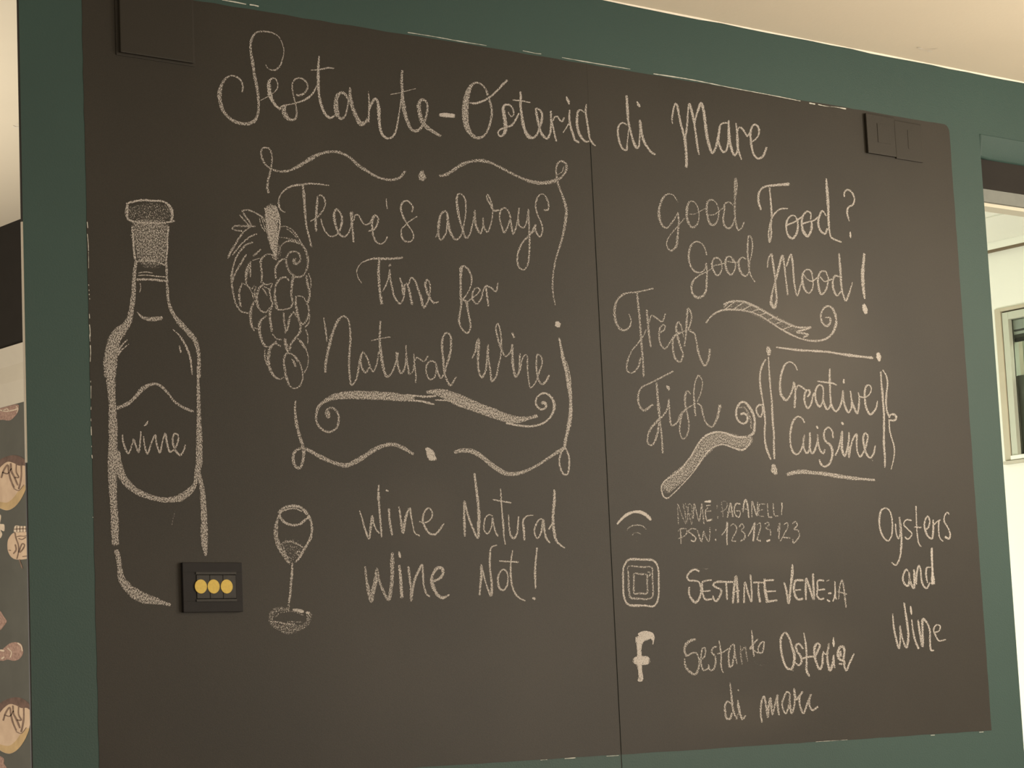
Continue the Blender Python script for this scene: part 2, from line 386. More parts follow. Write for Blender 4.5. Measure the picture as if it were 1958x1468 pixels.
('grape_drawing', 'grape_bunch_drawing', 420, 370, 3.764, '''
5: 530,850,4 565,900,5 582,950,6 575,1000,7 545,1040,6 515,1080,5 505,1130,5
4: 475,1010,3 470,990,3'''),
('grape_drawing', 'grape_bunch_drawing', 420, 370, 3.764, '''
6: 410,1065,6 370,1100,8 352,1160,9 350,1220,9 370,1280,7 400,1320,5 435,1335,4 465,1320,3
3: 325,1120,3 325,1180,3 340,1240,3
3: 350,1105,3 400,1080,4 440,1100,4'''),
('grape_drawing', 'grape_bunch_drawing', 420, 370, 3.764, '''
6: 500,1380,6 480,1320,7 467,1250,7 462,1190,6 485,1150,5 520,1155,4 560,1190,4 590,1260,4 598,1330,4 575,1385,4 535,1402,4 505,1385,4
6: 520,1190,3 535,1215,7 548,1245,5
4: 530,1160,4 565,1210,4
7: 470,1050,8 480,1100,9 490,1140,5'''),
('grape_drawing', 'grape_bunch_drawing', 420, 370, 3.764, '''
3: 560,1040,4 600,1080,4 625,1130,3 638,1190,3 630,1250,3 610,1290,4
5: 575,1060,4 610,1110,5
3: 620,980,4 635,1030,3 632,1080,3'''),
# --- frame of the quotation
('border_drawing', None, 480, 260, 5.759, '''
5: 195,625,6 180,580,7 185,500,6 205,420,5 222,340,5 232,260,5 225,190,5 200,140,5 160,125,5 120,145,5 112,200,5 135,275,5 175,330,5 240,370,6 320,390,6 400,385,7 480,355,8 560,310,9 640,260,9 720,215,8 800,185,7 880,172,6 960,178,6 1040,208,7 1110,255,8 1180,320,9 1260,375,8 1340,425,7 1420,462,6 1500,480,6 1580,478,6 1640,455,7 1695,390,7
12,.85: 1885,385,8 1882,430,14 1890,470,14 1895,490,6'''),
('border_drawing', None, 780, 260, 4.0765, '''
6: 248,310,6 300,300,8 350,268,8 410,228,8 470,203,8 540,192,8 600,195,8 670,220,7 740,255,7 810,292,7 880,325,8 950,352,9 1020,365,9 1090,362,9 1150,345,8 1200,318,6 1235,260,6 1230,215,5 1195,195,5 1165,220,5 1155,265,5 1160,320,5 1170,370,5 1195,440,6 1220,510,7 1235,580,7 1228,660,8 1215,740,7 1195,820,6 1170,900,5 1148,980,4 1135,1060,4 1128,1150,4 1132,1230,4 1148,1315,3
3: 1170,300,3 1200,280,3 1215,240,3'''),
('border_drawing', None, 1000, 560, 3.966, '''
10,.9: 258,222,9 264,240,13 270,252,9
8: 275,345,6 290,420,8 305,500,9 325,580,8 340,660,9 355,740,9 362,820,8 362,900,8 352,980,9 338,1050,9 322,1120,8 315,1180,7
4: 330,520,2 350,600,3 365,690,3
5: 320,1175,4 290,1210,5 275,1270,5 285,1330,5 310,1375,5 335,1375,4 350,1310,6 348,1240,6 325,1180,5'''),
('border_drawing', None, 540, 730, 3.263, '''
6: 82,120,4 78,180,6 88,260,7 105,330,7 125,395,7 133,440,7 128,490,7 110,535,7 85,530,7 68,490,7 75,440,7 110,415,6 160,425,7 215,455,8 275,485,9 340,510,9 400,520,9 450,500,9 510,465,9 570,425,10 630,398,9 690,390,8 750,410,8 815,450,6
15,.85: 900,415,8 920,440,14 935,470,16 955,480,8
8: 1075,438,8 1120,428,10 1180,432,10 1235,460,10 1290,505,10 1345,545,10 1400,572,10 1460,573,9 1520,555,7 1590,520,6 1660,475,6 1720,435,7 1765,405,6'''),
('flourish_drawing', None, 600, 470, 4.077, '''
5: 110,1290,9 115,1335,9 95,1310,6 110,1270,5 150,1265,5 185,1300,5 195,1355,6 175,1420,5 125,1450,5 65,1430,5 25,1380,6 20,1310,6 40,1250,7 80,1215,8 150,1180,11 230,1165,14 320,1162,15 420,1165,16 520,1168,16 620,1175,16 700,1185,14 780,1185,8
6: 720,1160,5 800,1170,6 880,1175,6 950,1168,6
5: 740,1205,5 830,1210,6 900,1225,6 940,1235,3
10: 880,1140,6 950,1138,12 1020,1155,18 1100,1190,22 1200,1230,22 1300,1268,20 1400,1305,19 1500,1340,17 1580,1355,14 1660,1345,9 1740,1325,8
5: 1500,1380,5 1600,1400,6 1700,1405,6 1790,1380,6 1850,1325,6 1875,1250,7 1855,1185,7 1810,1150,6 1770,1155,5 1735,1190,5 1735,1240,5 1775,1275,5 1810,1255,5 1800,1220,8 1780,1225,9
4: 950,1200,4 1060,1210,5 1160,1255,5'''),
# --- There's always
('chalk_word', None, 480, 260, 5.759, '''
4: 375,838,3 335,820,4 308,770,5 305,710,4 325,650,4 365,600,4 430,560,5 500,540,6 560,535,5 640,525,5 730,528,5 855,543,3
6: 572,550,5 580,630,7 588,720,7 592,800,7 600,900,6 612,1000,5 632,1080,5 648,1150,5 665,1215,6
5: 718,1050,5 712,960,6 718,880,7 722,800,8 730,720,7 735,665,4 765,650,4 795,670,4 818,740,4 800,805,4 765,855,4 720,900,4 655,938,3
4: 770,915,3 790,990,4 825,1060,4 880,1105,4 930,1095,4 970,1050,5 998,960,6 1000,890,5 970,830,4 940,805,5 915,850,7 920,930,7 945,1020,6 975,1080,6 1020,1108,6 1060,1085,4 1090,1030,4 1105,950,4
7: 1105,840,8 1108,920,7 1115,1000,6 1122,1080,6 1130,1165,5
4: 1130,930,3 1150,870,4 1180,870,4 1210,920,4 1240,965,4 1275,975,4 1310,955,4 1335,900,4 1365,870,5 1398,900,4 1385,980,5 1350,1030,5 1290,1048,3
5: 1365,870,4 1335,930,6 1335,1010,6 1345,1090,5 1380,1165,5 1430,1188,4 1475,1160,4 1500,1110,4
4: 1490,690,2 1492,750,4 1500,800,3
4: 1770,835,4 1782,790,4 1755,740,4 1715,712,4 1670,730,5 1650,790,6 1665,860,6 1695,930,5 1725,980,4 1770,1040,4 1790,1110,4 1765,1155,4 1720,1165,4 1675,1140,5 1655,1080,5 1658,1025,4 1690,990,3 1730,950,3 1780,915,3 1830,885,3'''),
('chalk_word', None, 780, 260, 4.0765, '''
5: 215,790,3 232,760,5 240,690,7 250,630,6 270,595,6 292,585,5 310,620,5 305,690,5 295,760,4 255,810,5 240,780,5 238,730,5
5: 305,600,5 315,680,7 335,760,6 375,808,5 410,780,5 430,720,5 445,640,5 452,560,4 445,490,4 420,455,3 395,450,4 380,490,6 388,570,6 400,640,6 425,720,6 455,795,5 480,770,4 500,700,4 515,640,5 522,580,5 522,650,6 535,710,6 565,760,5 585,700,5 585,640,4 590,700,5 620,748,5 645,690,4 660,610,4 658,550,4 640,490,4 620,455,4 615,480,4 640,530,5 670,580,6 710,578,5
5: 800,640,4 785,590,4 755,560,4 725,575,5 715,640,5 730,700,5 752,752,5 780,700,4 798,650,4 810,720,5 820,762,5 840,720,4 855,650,4 868,560,4 858,640,5 870,700,5 900,715,5 925,670,4 938,570,4 942,650,5 945,740,5 948,830,5 945,920,5 930,1010,4 900,1043,4 865,1020,5 852,960,6 865,890,6 900,820,5 945,775,5 975,730,5 995,690,5
5: 992,690,4 1000,750,5 1030,785,5 1050,735,4 1040,680,4 1010,610,4 995,550,5 1005,490,5 1030,455,3 1060,455,3 1082,490,4 1098,540,4 1090,575,5 1060,578,4
4: 985,740,4 960,760,4'''),
# --- Time for Natural Wine
('chalk_word', None, 600, 470, 4.077, '''
4: 372,290,2 345,245,3 335,195,3 360,145,3 420,110,4 480,98,6 540,100,7 600,100,7 690,92,6
6: 510,110,5 505,190,7 508,270,7 515,350,7 530,450,7
5: 538,352,3 560,310,4 580,260,4 592,185,4 597,260,6 612,330,6 630,400,6 670,450,5 695,420,4 708,360,4 712,300,4
6: 672,250,4 690,310,6 698,380,5 710,300,4
7: 725,290,5 745,350,7 765,455,6
4: 735,310,3 760,248,5 785,265,5 810,330,6 835,400,6 858,480,6 885,440,4 905,370,4 905,300,4 885,262,4 870,290,6 880,350,6 905,410,6 940,445,5 972,435,4
5,.7: 592,145,7 594,155,7'''),
('chalk_word', None, 600, 470, 4.077, '''
4: 1145,230,5 1145,170,5 1170,158,4 1205,185,4 1230,245,4 1225,310,4 1190,380,4 1160,420,5
7: 1150,170,7 1145,240,8 1145,310,7 1145,390,7 1150,450,7 1140,520,6 1132,580,5 1150,640,5 1195,680,5 1220,640,5 1215,570,5 1200,500,5 1185,430,6 1155,420,5
5: 1195,440,4 1230,410,4 1270,380,3 1300,345,4
5: 1300,340,4 1270,325,4 1240,360,5 1240,420,5 1270,452,5 1305,410,5 1320,350,4 1340,310,4
6: 1340,310,5 1350,380,5 1360,465,5
4: 1345,310,5 1380,325,4 1420,355,5 1435,285,3'''),
('chalk_word', None, 600, 470, 4.077, '''
5: 78,562,3 90,640,4 103,740,5
8: 90,985,6 92,920,7 105,850,8 120,780,8 140,700,8 165,630,8 195,575,7 235,548,5 268,575,5 282,650,5 285,740,6 278,830,6 275,920,6 280,1010,6 295,1085,6 330,1040,5 345,980,5 355,910,5 370,850,5 385,825,5
5: 385,825,4 415,870,5 435,930,5 462,980,5 480,950,4 495,900,4 505,820,3
5: 375,830,4 365,890,5 375,950,5 405,988,5 430,950,4
6: 520,585,5 515,670,6 515,760,7 525,850,8 540,940,7 570,1018,7 600,1000,5 625,950,5 645,890,5 658,830,5
3: 450,738,3 520,722,3 595,710,3
6: 645,830,5 650,900,6 680,995,5 705,960,5 720,880,5 718,775,4 722,860,5 735,950,5 745,1000,5 770,980,4 785,910,4
5: 780,840,3 785,920,5 795,1000,4 795,1065,3
4: 785,900,3 805,870,4 830,885,4 860,900,4 888,860,4
5: 948,910,4 920,895,4 885,920,5 875,980,5 905,1040,5 940,1025,4 955,960,4 950,910,4 965,980,5 990,1030,5 1015,1000,5 1035,930,5 1060,850,6 1070,770,6 1060,690,5 1030,680,5 1005,720,6 1000,800,6 1010,890,7 1015,970,6 1035,1040,6 1065,1085,6 1108,1025,5'''),
('chalk_word', None, 600, 470, 4.077, '''
6: 1235,875,3 1260,820,5 1270,760,7 1285,725,6 1285,800,7 1280,900,6 1290,990,6 1312,1025,6 1340,970,5 1350,880,5 1358,770,4 1360,860,5 1375,960,5 1390,1055,6 1420,1020,5 1440,930,5 1460,840,4 1462,760,4 1455,670,4 1435,605,4 1420,640,4 1435,720,5 1460,800,5 1495,860,5 1535,825,5 1548,770,5
6: 1548,775,6 1548,860,7 1555,950,7 1575,1020,7 1600,980,5 1605,910,5 1608,840,3
5: 1605,845,4 1605,975,4 1620,910,4 1640,855,4 1660,850,4 1665,930,5 1672,1020,4 1690,1105,4 1730,1060,4 1755,990,4 1780,910,4 1770,860,4 1745,845,4 1735,900,5 1738,980,5 1755,1050,5 1780,1080,5 1805,1060,7 1835,1010,6
5,.8: 1548,682,6 1560,712,6'''),
# --- Wine Natural Wine Not!
('chalk_word', None, 660, 900, 4.45, '''
5: 122,340,3 145,410,4 170,500,6 203,575,6 215,500,7 230,385,6 240,440,5 265,500,4 290,530,4
7: 285,120,4 283,200,7 288,280,6 295,370,6 303,460,6 310,560,5
6: 372,325,6 378,420,7 400,545,5
5: 457,305,4 470,390,6 492,525,8 505,450,7 520,380,6 550,318,5 560,380,5 575,460,4 595,530,4 635,552,4
5: 632,432,4 680,440,4 725,415,4 742,360,4 710,315,4 675,350,5 660,420,6 680,480,6 715,530,6 765,540,6 805,500,6 838,450,4
5,.9: 350,165,5 366,172,4'''),
('chalk_word', None, 660, 900, 4.45, '''
7: 1018,555,4 1015,460,7 1013,370,6 1015,260,5 1040,360,5 1075,460,6 1128,570,6 1135,480,8 1138,380,8 1130,270,7 1115,150,6 1100,20,5
4: 1255,385,3 1230,372,3 1200,390,4 1182,450,4 1185,510,4 1210,535,4 1240,490,4 1255,400,4 1262,450,4 1280,520,5 1300,555,5
5: 1322,155,3 1328,250,4 1335,350,4 1345,460,5 1352,560,4 1362,625,3
4: 1258,245,3 1330,258,5 1412,272,3
5: 1390,375,3 1395,470,4 1410,550,5 1435,575,5 1460,540,5 1470,460,5 1475,390,4
6: 1525,590,5 1520,500,6 1515,420,5 1545,385,4 1600,378,2
5: 1690,415,4 1660,410,4 1625,455,5 1610,520,4 1635,575,4 1665,530,5 1685,420,5 1695,500,6 1710,570,6 1740,612,4
7: 1780,165,6 1780,250,8 1772,340,8 1768,420,7 1775,500,7 1795,590,6 1830,630,5 1870,655,4
5: 1735,495,5 1765,440,4'''),
('chalk_word', None, 660, 900, 4.45, '''
7: 170,815,4 178,900,5 195,1000,9 220,1110,8 240,1010,10 262,920,9 270,830,5 285,910,6 310,990,7 370,1095,8 390,1000,8 400,900,7 400,800,8 402,700,6
8: 460,805,7 470,900,8 482,1075,8
6: 537,815,5 548,900,7 558,1000,6 562,1105,6 575,1000,7 595,920,7 625,850,7 655,800,5 662,880,5 670,980,5 695,1050,5 722,1070,4
8: 740,940,6 790,925,6 830,880,7 825,830,7 790,825,7 750,870,7 735,930,8 755,1000,9 790,1060,8 830,1080,8 882,1055,6
7,.85: 458,690,5 468,735,7'''),
('chalk_word', None, 660, 900, 4.45, '''
6: 1143,1055,5 1150,980,5 1158,900,7 1158,800,5 1180,890,5 1205,980,5 1240,1060,7 1248,980,6 1240,900,6 1232,820,6 1232,730,5 1245,650,4 1290,632,3
6: 1380,865,4 1350,838,4 1315,865,5 1300,930,6 1315,1000,6 1345,1015,5 1375,980,5 1385,900,4 1372,850,4
6: 1425,675,4 1412,760,5 1408,850,6 1415,950,6 1440,1030,6 1480,1080,5 1530,1105,4
5: 1312,765,4 1390,772,4 1470,775,5
6: 1632,655,4 1622,760,6 1615,860,6 1618,940,5 1620,1000,4
7,.8: 1598,1082,6 1615,1090,6'''),
# --- the glass
('wine_glass_drawing', None, 500, 950, 5.435, '''
6: 180,160,6 220,120,7 280,98,7 340,92,8 400,105,8 450,145,9 475,180,7
5: 185,180,5 215,150,4 280,125,4 350,120,4 420,150,3
6: 185,180,5 205,225,6 250,270,7 320,292,7 390,285,7 440,250,7 480,215,6 495,195,6
8: 190,175,5 165,240,7 150,320,9 150,400,10 170,480,10 200,550,9 245,620,8 290,690,6
6: 490,190,6 515,260,6 525,340,6 510,420,7 475,490,8 435,560,8 400,620,7 355,675,5
5,.65: 200,490,3 250,465,5 310,465,4 370,485,5 440,530,4
48,.4: 310,490,38 310,560,34 305,630,22 310,680,6
3: 360,580,4 385,560,4 410,575,4 400,605,4 370,600,3
3: 230,520,3 245,580,3 280,640,3
5: 318,690,5 318,770,7 312,850,6 305,930,6 298,1010,6 285,1100,5
6,.5: 285,1110,6 280,1180,6
8,.55: 285,1170,8 200,1160,10 130,1190,12 95,1250,10 110,1310,10 170,1350,10 260,1370,14 350,1365,14 430,1345,10 480,1300,10 495,1230,12 480,1200,9
8,.9: 330,1170,5 390,1180,8 430,1192,8
5,.8: 465,1200,6 495,1210,9
4,.5: 140,1250,4 180,1210,3 270,1190,3 350,1195,3 430,1225,4
5,.6: 90,1290,5 170,1300,5 260,1320,5 350,1320,5
4,.5: 270,1300,5 340,1295,4 420,1300,4
5,.4: 200,1390,6 280,1410,9 360,1400,6'''),
# --- Good Food? Good Mood!
('chalk_word', None, 1240, 320, 4.45, '''
5: 250,300,2 235,270,2 210,235,2 175,225,4 135,245,6 105,300,7 88,380,8 98,450,7 125,500,7 155,515,5 195,475,4 225,430,4 248,390,3
6: 248,385,5 258,450,5 252,530,5 245,610,6 235,670,6 195,708,6 165,690,4 155,640,3 175,590,3 210,545,3 240,510,3 270,475,3 305,435,3
4: 430,395,3 415,330,3 385,292,3 350,290,4 330,340,6 325,410,6 340,470,6 370,510,5 405,495,5 428,440,3 430,390,3
3: 330,395,2 390,397,2 440,372,2 490,345,2
4: 595,350,3 575,300,3 540,275,4 505,290,6 495,360,6 505,430,6 525,480,6 555,490,5 585,455,4 598,390,3 595,340,3
3: 500,405,3 560,400,3 610,365,3 640,340,3
5: 720,320,4 685,295,4 650,310,5 645,370,5 635,430,5 645,490,5 680,520,5 715,490,4 730,440,3
5: 735,420,5 735,340,6 735,250,6 735,170,5 740,90,4 752,130,4 750,190,4 738,250,4 733,330,5 735,410,5 745,480,5 765,535,5 795,510,5 812,465,4'''),
('chalk_word', None, 1240, 320, 4.45, '''
6: 957,358,5 940,310,6 935,250,6 950,195,5 985,165,5 1040,155,7 1110,148,7 1195,142,7
5: 1030,175,4 1038,260,4 1045,350,5 1048,430,5 1042,500,5 1045,570,5 1030,635,5 1022,560,4 1035,480,4 1055,420,5 1090,375,5 1130,352,5 1185,350,3
5: 1265,460,4 1250,415,4 1215,410,5 1180,450,6 1172,510,6 1190,580,6 1225,605,6 1260,560,6 1272,490,5 1262,430,4
4: 1175,490,5 1230,470,5 1270,445,5 1305,420,5
5: 1380,440,4 1380,390,4 1350,375,5 1315,410,6 1305,480,6 1320,550,7 1355,585,8 1385,530,7 1388,460,5
4: 1310,480,5 1370,460,5 1410,450,5 1440,425,5
5: 1510,410,4 1480,370,5 1455,410,6 1445,480,6 1465,540,6 1500,565,6 1522,520,5
7: 1512,95,4 1518,180,7 1525,270,7 1530,360,7 1532,450,6 1540,540,5 1555,595,5 1600,620,5 1640,635,4
5: 1665,248,4 1670,205,5 1700,190,5 1735,220,5 1752,270,5 1740,315,5 1700,340,5 1690,380,5 1700,430,4 1708,455,3
5,.9: 1717,550,3 1718,580,5 1720,598,2'''),
('chalk_word', None, 1240, 320, 4.45, '''
4: 495,745,3 480,690,3 450,645,3 400,632,4 365,660,5 345,720,6 345,790,6 365,850,5 405,890,5 455,890,4 485,850,3 492,810,3
5: 490,820,5 498,890,4 495,960,5 492,1030,5 470,1085,6 420,1108,7 380,1080,7 365,1020,6 385,960,5 430,920,4 480,895,3 530,865,3 560,835,3
4: 625,810,3 600,775,4 565,770,5 540,810,5 550,870,5 585,920,5 615,890,4 625,830,3 605,780,3
3: 560,835,3 610,825,3 660,812,3
4: 720,800,3 700,760,4 670,760,5 655,800,6 665,870,6 700,915,5 730,880,4 740,820,4 715,770,3
3: 660,795,3 700,805,3 760,808,3
5: 830,780,4 800,765,4 770,790,6 770,850,6 795,905,6 830,925,5 860,880,4
5: 855,880,4 850,800,4 843,720,5 845,640,5 855,580,4 875,600,4 885,670,4 875,750,3 860,810,3 858,870,4 875,930,4 905,972,3'''),
('chalk_word', None, 1240, 320, 4.45, '''
5: 1012,850,3 1020,780,4 1045,735,5 1055,790,6 1068,870,6 1078,960,5 1085,1050,6 1090,1130,6 1068,1190,9 1045,1160,7 1050,1080,5 1070,1000,5 1090,930,6 1110,850,6 1140,750,6 1155,830,6 1165,920,5 1175,1000,5 1185,1085,4
5: 1175,840,4 1190,790,6 1212,740,6 1225,800,6 1232,880,5 1240,980,5 1265,1090,4 1290,1020,4 1310,950,4
4: 1395,910,4 1375,875,4 1340,870,4 1312,910,5 1312,980,5 1330,1040,5 1365,1070,4 1395,1030,4 1400,970,3 1388,900,3
3: 1320,910,3 1350,950,3 1390,968,3 1440,935,4
4: 1525,930,3 1505,885,4 1470,885,4 1445,930,5 1445,1000,5 1470,1080,6 1505,1050,5 1525,990,4 1530,930,3
3: 1460,930,4 1500,970,3 1560,950,4
5: 1620,930,4 1590,920,5 1568,970,5 1575,1040,6 1605,1090,6 1640,1050,4
6: 1622,735,5 1628,820,6 1635,910,6 1640,1000,6 1655,1080,5 1680,1135,5 1700,1090,5 1720,1030,4 1735,980,3'''),
('chalk_word', None, 1240, 320, 4.45, '''
8: 1835,735,6 1828,820,7 1822,900,8 1825,990,8 1832,1060,7 1840,1115,5
10,.85: 1832,1170,8 1842,1205,11 1850,1240,8'''),
('chalk_word', None, 1150, 530, 3.496, '''
5: 185,248,3 198,290,4 185,335,5 150,355,6 115,335,6 92,280,6 88,210,6 110,145,6 160,108,5 230,100,4 345,75,4
6: 238,105,5 245,180,6 255,270,6 262,360,6 268,450,6 278,560,5 282,665,5
4: 262,540,5 245,600,5 205,640,4 172,625,5 175,560,5 205,490,5 245,440,4 280,390,3 300,350,3
6: 302,218,5 310,290,7 318,380,6 330,465,4
4: 320,300,3 335,255,4 370,275,4 405,295,4 428,242,3
5: 390,370,5 420,350,4 425,320,4 400,325,5 385,380,6 395,445,5 425,478,5 455,440,4 485,395,5 520,365,4
5: 548,400,3 535,330,4 515,298,4 500,330,5 510,400,6 530,470,6 545,520,6 525,565,5 495,545,5 478,480,5 485,400,5 530,370,4 570,355,3 600,350,3
5: 555,460,4 565,380,5 570,300,6 580,210,6 600,240,4 600,290,4 580,350,4
5: 590,360,4 620,375,5 635,430,5 650,510,6 690,590,6 715,550,6 725,478,5'''),
('chalk_word', None, 1150, 530, 3.496, '''
5: 342,850,6 285,890,6 255,860,5 245,800,5 265,740,5 330,705,4 400,670,5 478,628,4
7: 368,705,5 375,790,7 382,870,7 390,950,5 402,1050,5 410,1175,5
5: 385,970,5 375,1040,5 340,1120,6 312,1110,5 310,1060,5 330,1010,6 380,955,7 415,920,5 440,880,5 450,815,5
5: 450,820,5 455,890,5 470,990,6 505,970,5 530,920,6 555,890,5
5: 595,780,3 575,760,5 560,790,6 560,850,5 575,920,5 585,990,4 570,1060,4 545,1080,4 525,1040,4 530,950,4 550,895,4 590,865,3 630,845,3
5: 628,925,4 622,850,5 618,770,4 630,690,4 650,655,4 675,700,3 665,770,3 640,830,3
5: 640,840,4 665,860,5 680,920,5 700,975,5 738,1000,5 770,950,6 793,855,7
8,.85: 435,725,3 447,738,9 450,755,3'''),
('flourish_drawing', None, 1340, 550, 5.02, '''
5: 52,335,5 85,290,4 130,250,5 185,222,6 260,210,6 340,210,6 420,220,6 500,240,5 580,275,5 660,325,5 740,378,5 820,425,5 900,465,5 980,495,5 1060,508,6 1140,508,6 1210,485,6 1260,440,7 1290,380,7 1300,310,6 1285,240,6 1250,185,5 1205,180,5 1165,220,5 1152,280,5 1170,340,6 1210,368,7 1240,340,7 1240,290,5 1195,285,3
5: 220,160,5 280,135,6 350,128,6 430,140,6 500,170,6 570,205,6 640,245,6 710,285,6 780,320,6 850,350,6 930,380,6 1050,380,6
20,.4: 230,185,9 330,172,16 430,185,19 520,220,19 620,270,19 720,320,19 800,355,18 880,390,13 940,405,8
5: 1055,380,6 1000,400,6 920,425,5 1030,450,5 985,475,5
3: 220,190,3 260,150,3
3: 240,200,3 320,140,3
3: 320,200,3 400,150,3
3: 400,215,3 480,170,3
3: 480,235,3 560,200,3
3: 560,265,3 630,240,3
3: 640,310,3 710,280,3
3: 710,350,3 790,320,3
3: 790,400,3 880,365,3'''),
('border_drawing', None, 1380, 640, 5.062, '''
5: 530,120,4 620,132,5 720,145,6 820,152,6 920,158,6 1020,165,6 1120,180,6 1220,195,7 1320,208,7 1460,222,7
12,.8: 448,120,8 455,155,11 458,195,6
12,.85: 1512,178,8 1520,215,11 1525,250,6
5: 425,240,4 395,290,5 375,360,6 370,440,6 380,540,6 398,640,5 412,740,5 420,840,5 415,940,5 420,1040,6 440,1120,6 475,1205,4
5: 452,215,3 458,320,4 465,430,5 475,540,5 485,650,5 490,760,6 495,860,6 505,960,6 505,1060,6 510,1200,5
5: 395,680,4 360,680,5 335,715,5 345,765,5 372,795,5 395,750,5 395,690,4
6: 1540,360,5 1545,460,5 1555,560,6 1562,660,6 1570,760,6 1570,860,6 1570,960,6 1570,1060,6 1578,1160,5 1580,1280,4
4: 1558,340,3 1590,390,4 1605,470,5 1595,560,5 1590,660,5 1600,740,5 1620,790,5
6: 1620,800,5 1640,770,5 1675,775,6 1690,805,6 1665,830,6 1630,825,5
4: 1620,820,4 1625,920,4 1645,1000,4 1668,1080,4 1670,1160,4 1658,1230,3 1640,1300,3
13,.8: 500,1260,8 508,1310,13 525,1345,8
8: 635,1350,9 720,1330,10 800,1325,9 880,1335,8 960,1340,8 1050,1355,8 1150,1370,9 1250,1385,8 1350,1395,7 1478,1405,6'''),
('chalk_word', None, 1380, 640, 5.062, '''
6: 730,342,3 710,295,4 660,262,4 615,285,5 585,350,6 568,430,6 565,520,7 580,590,7 625,632,6 665,580,5 690,510,5 698,455,4
5: 702,465,4 712,530,5 710,610,6 705,705,5
5: 715,540,3 740,490,4 775,505,5 810,530,4 850,545,4 835,600,4
5: 830,600,4 855,570,4 850,535,4 820,540,5 800,590,6 805,660,6 835,710,6 865,670,5 880,600,5 895,560,4
5: 985,560,4 975,500,4 945,485,5 915,520,6 905,590,6 920,660,6 950,695,6 975,650,5 985,560,4 985,640,5 1020,720,6 1050,690,5 1055,600,4
6: 1045,330,5 1045,420,6 1048,520,6 1052,610,6 1065,690,6 1105,740,6 1145,690,5 1165,620,5 1172,540,4 1180,640,5 1225,750,6 1255,710,5 1258,650,5
4: 930,450,4 1010,460,5 1060,465,5 1112,485,4
5: 1245,545,4 1258,630,5 1280,700,6 1312,760,6 1328,680,5 1330,600,4 1322,560,3
4: 1335,600,4 1385,605,4 1425,580,4 1448,530,4 1435,490,4 1405,490,5 1385,540,6 1385,620,6 1400,710,6 1438,770,6 1475,740,5 1500,690,4 1505,640,3
5,.9: 1182,430,4 1180,465,5'''),
('chalk_word', None, 1380, 640, 5.062, '''
6: 802,850,4 780,810,5 735,790,5 695,830,6 670,910,6 662,990,6 670,1080,6 700,1145,6 735,1155,5 770,1110,5 790,1040,5 800,970,4 790,1040,5 800,1110,5 825,1145,6 850,1110,5 855,1030,5 852,945,4
5: 850,1030,4 855,1110,5 880,1148,5 910,1090,5 925,1030,4 928,965,4 935,1050,5 955,1120,5 985,1148,5 998,1110,4
6: 1078,995,4 1068,930,5 1035,895,5 1000,920,6 990,990,6 1010,1035,5 1045,1060,6 1068,1110,6 1068,1180,6 1040,1250,6 995,1275,5 960,1250,5 945,1210,4
5: 1100,1165,4 1130,1100,5 1150,1020,5 1165,935,5 1165,1020,6 1165,1110,6 1190,1175,6 1215,1100,5 1230,1020,5 1232,945,4
6: 1230,1080,5 1230,1185,5 1245,1100,5 1270,1010,5 1305,960,5 1305,1060,5 1315,1140,5 1340,1180,5 1370,1140,5 1400,1060,5 1412,970,5 1390,950,5 1370,990,5 1380,1080,6 1400,1150,6 1435,1190,6 1470,1150,6 1485,1075,4
6,.85: 920,885,5 930,905,5
7,.85: 1162,850,6 1175,865,6
6,.3: 1440,1180,5 1465,1220,4'''),
('flourish_drawing', None, 1160, 740, 6.383, '''
7: 1640,330,7 1680,320,7 1715,360,6 1715,410,6 1680,445,6 1630,430,6 1590,380,6 1580,310,6 1600,230,6 1650,180,6 1700,195,6 1745,250,7 1785,320,7 1805,400,7 1805,480,7 1790,560,7 1730,600,6
4,.5: 1620,250,3 1680,250,5 1730,330,6 1760,420,6 1765,500,5
24,.62: 1760,620,13 1700,665,22 1620,670,25 1540,645,24 1460,620,23 1380,620,25 1290,655,27 1210,725,28 1140,810,25 1080,890,24 1010,970,23 930,1050,24 850,1120,25 780,1180,25 720,1240,24
4: 1760,640,4 1730,710,5 1660,765,6 1590,755,6 1510,725,5 1420,700,4 1330,720,4 1240,780,4 1180,860,4 1110,960,4 1030,1070,3 930,1180,3 800,1310,3 740,1355,4 700,1340,4 670,1210,5 740,1120,5 850,1050,5 940,960,5 1030,840,4 1120,690,5 1200,600,5 1300,555,6 1400,550,6 1500,580,6 1600,610,6 1700,605,6'''),
('signal_symbol_drawing', None, 1160, 940, 4.895, '''
6,.95: 100,300,5 130,265,6 180,220,7 240,192,7 300,188,7 350,205,7 390,235,7 412,262,5
4,.55: 190,360,3 215,330,4 270,312,4 330,318,4 370,350,3
4,.45: 235,408,3 260,385,3 300,385,3 320,400,3
3,.25: 262,450,3 285,460,3'''),
('chalk_word', None, 1160, 940, 4.895, '''
3,.5: 672,305,3 668,220,3 665,115,3 690,180,3 715,250,3 740,300,3 735,210,3 715,115,3
3,.5: 735,110,3 760,180,3 795,305,3
3,.5: 755,290,3 760,200,3 770,115,3 790,120,3 800,200,3 800,290,3
3,.5: 740,215,3 800,205,3
3,.6: 810,250,3 815,170,3 820,110,3 840,190,3 865,275,3 880,190,3 890,115,3 900,200,3 912,300,3
4,.65: 945,150,3 925,175,3 928,230,3 940,270,5 985,258,5
4,.65: 930,130,3 975,125,3
4,.6: 930,185,3 975,180,3
5,.9: 920,92,4 972,90,6
3,.5: 1035,130,3 1035,155,3
3,.5: 1040,232,3 1040,248,3'''),
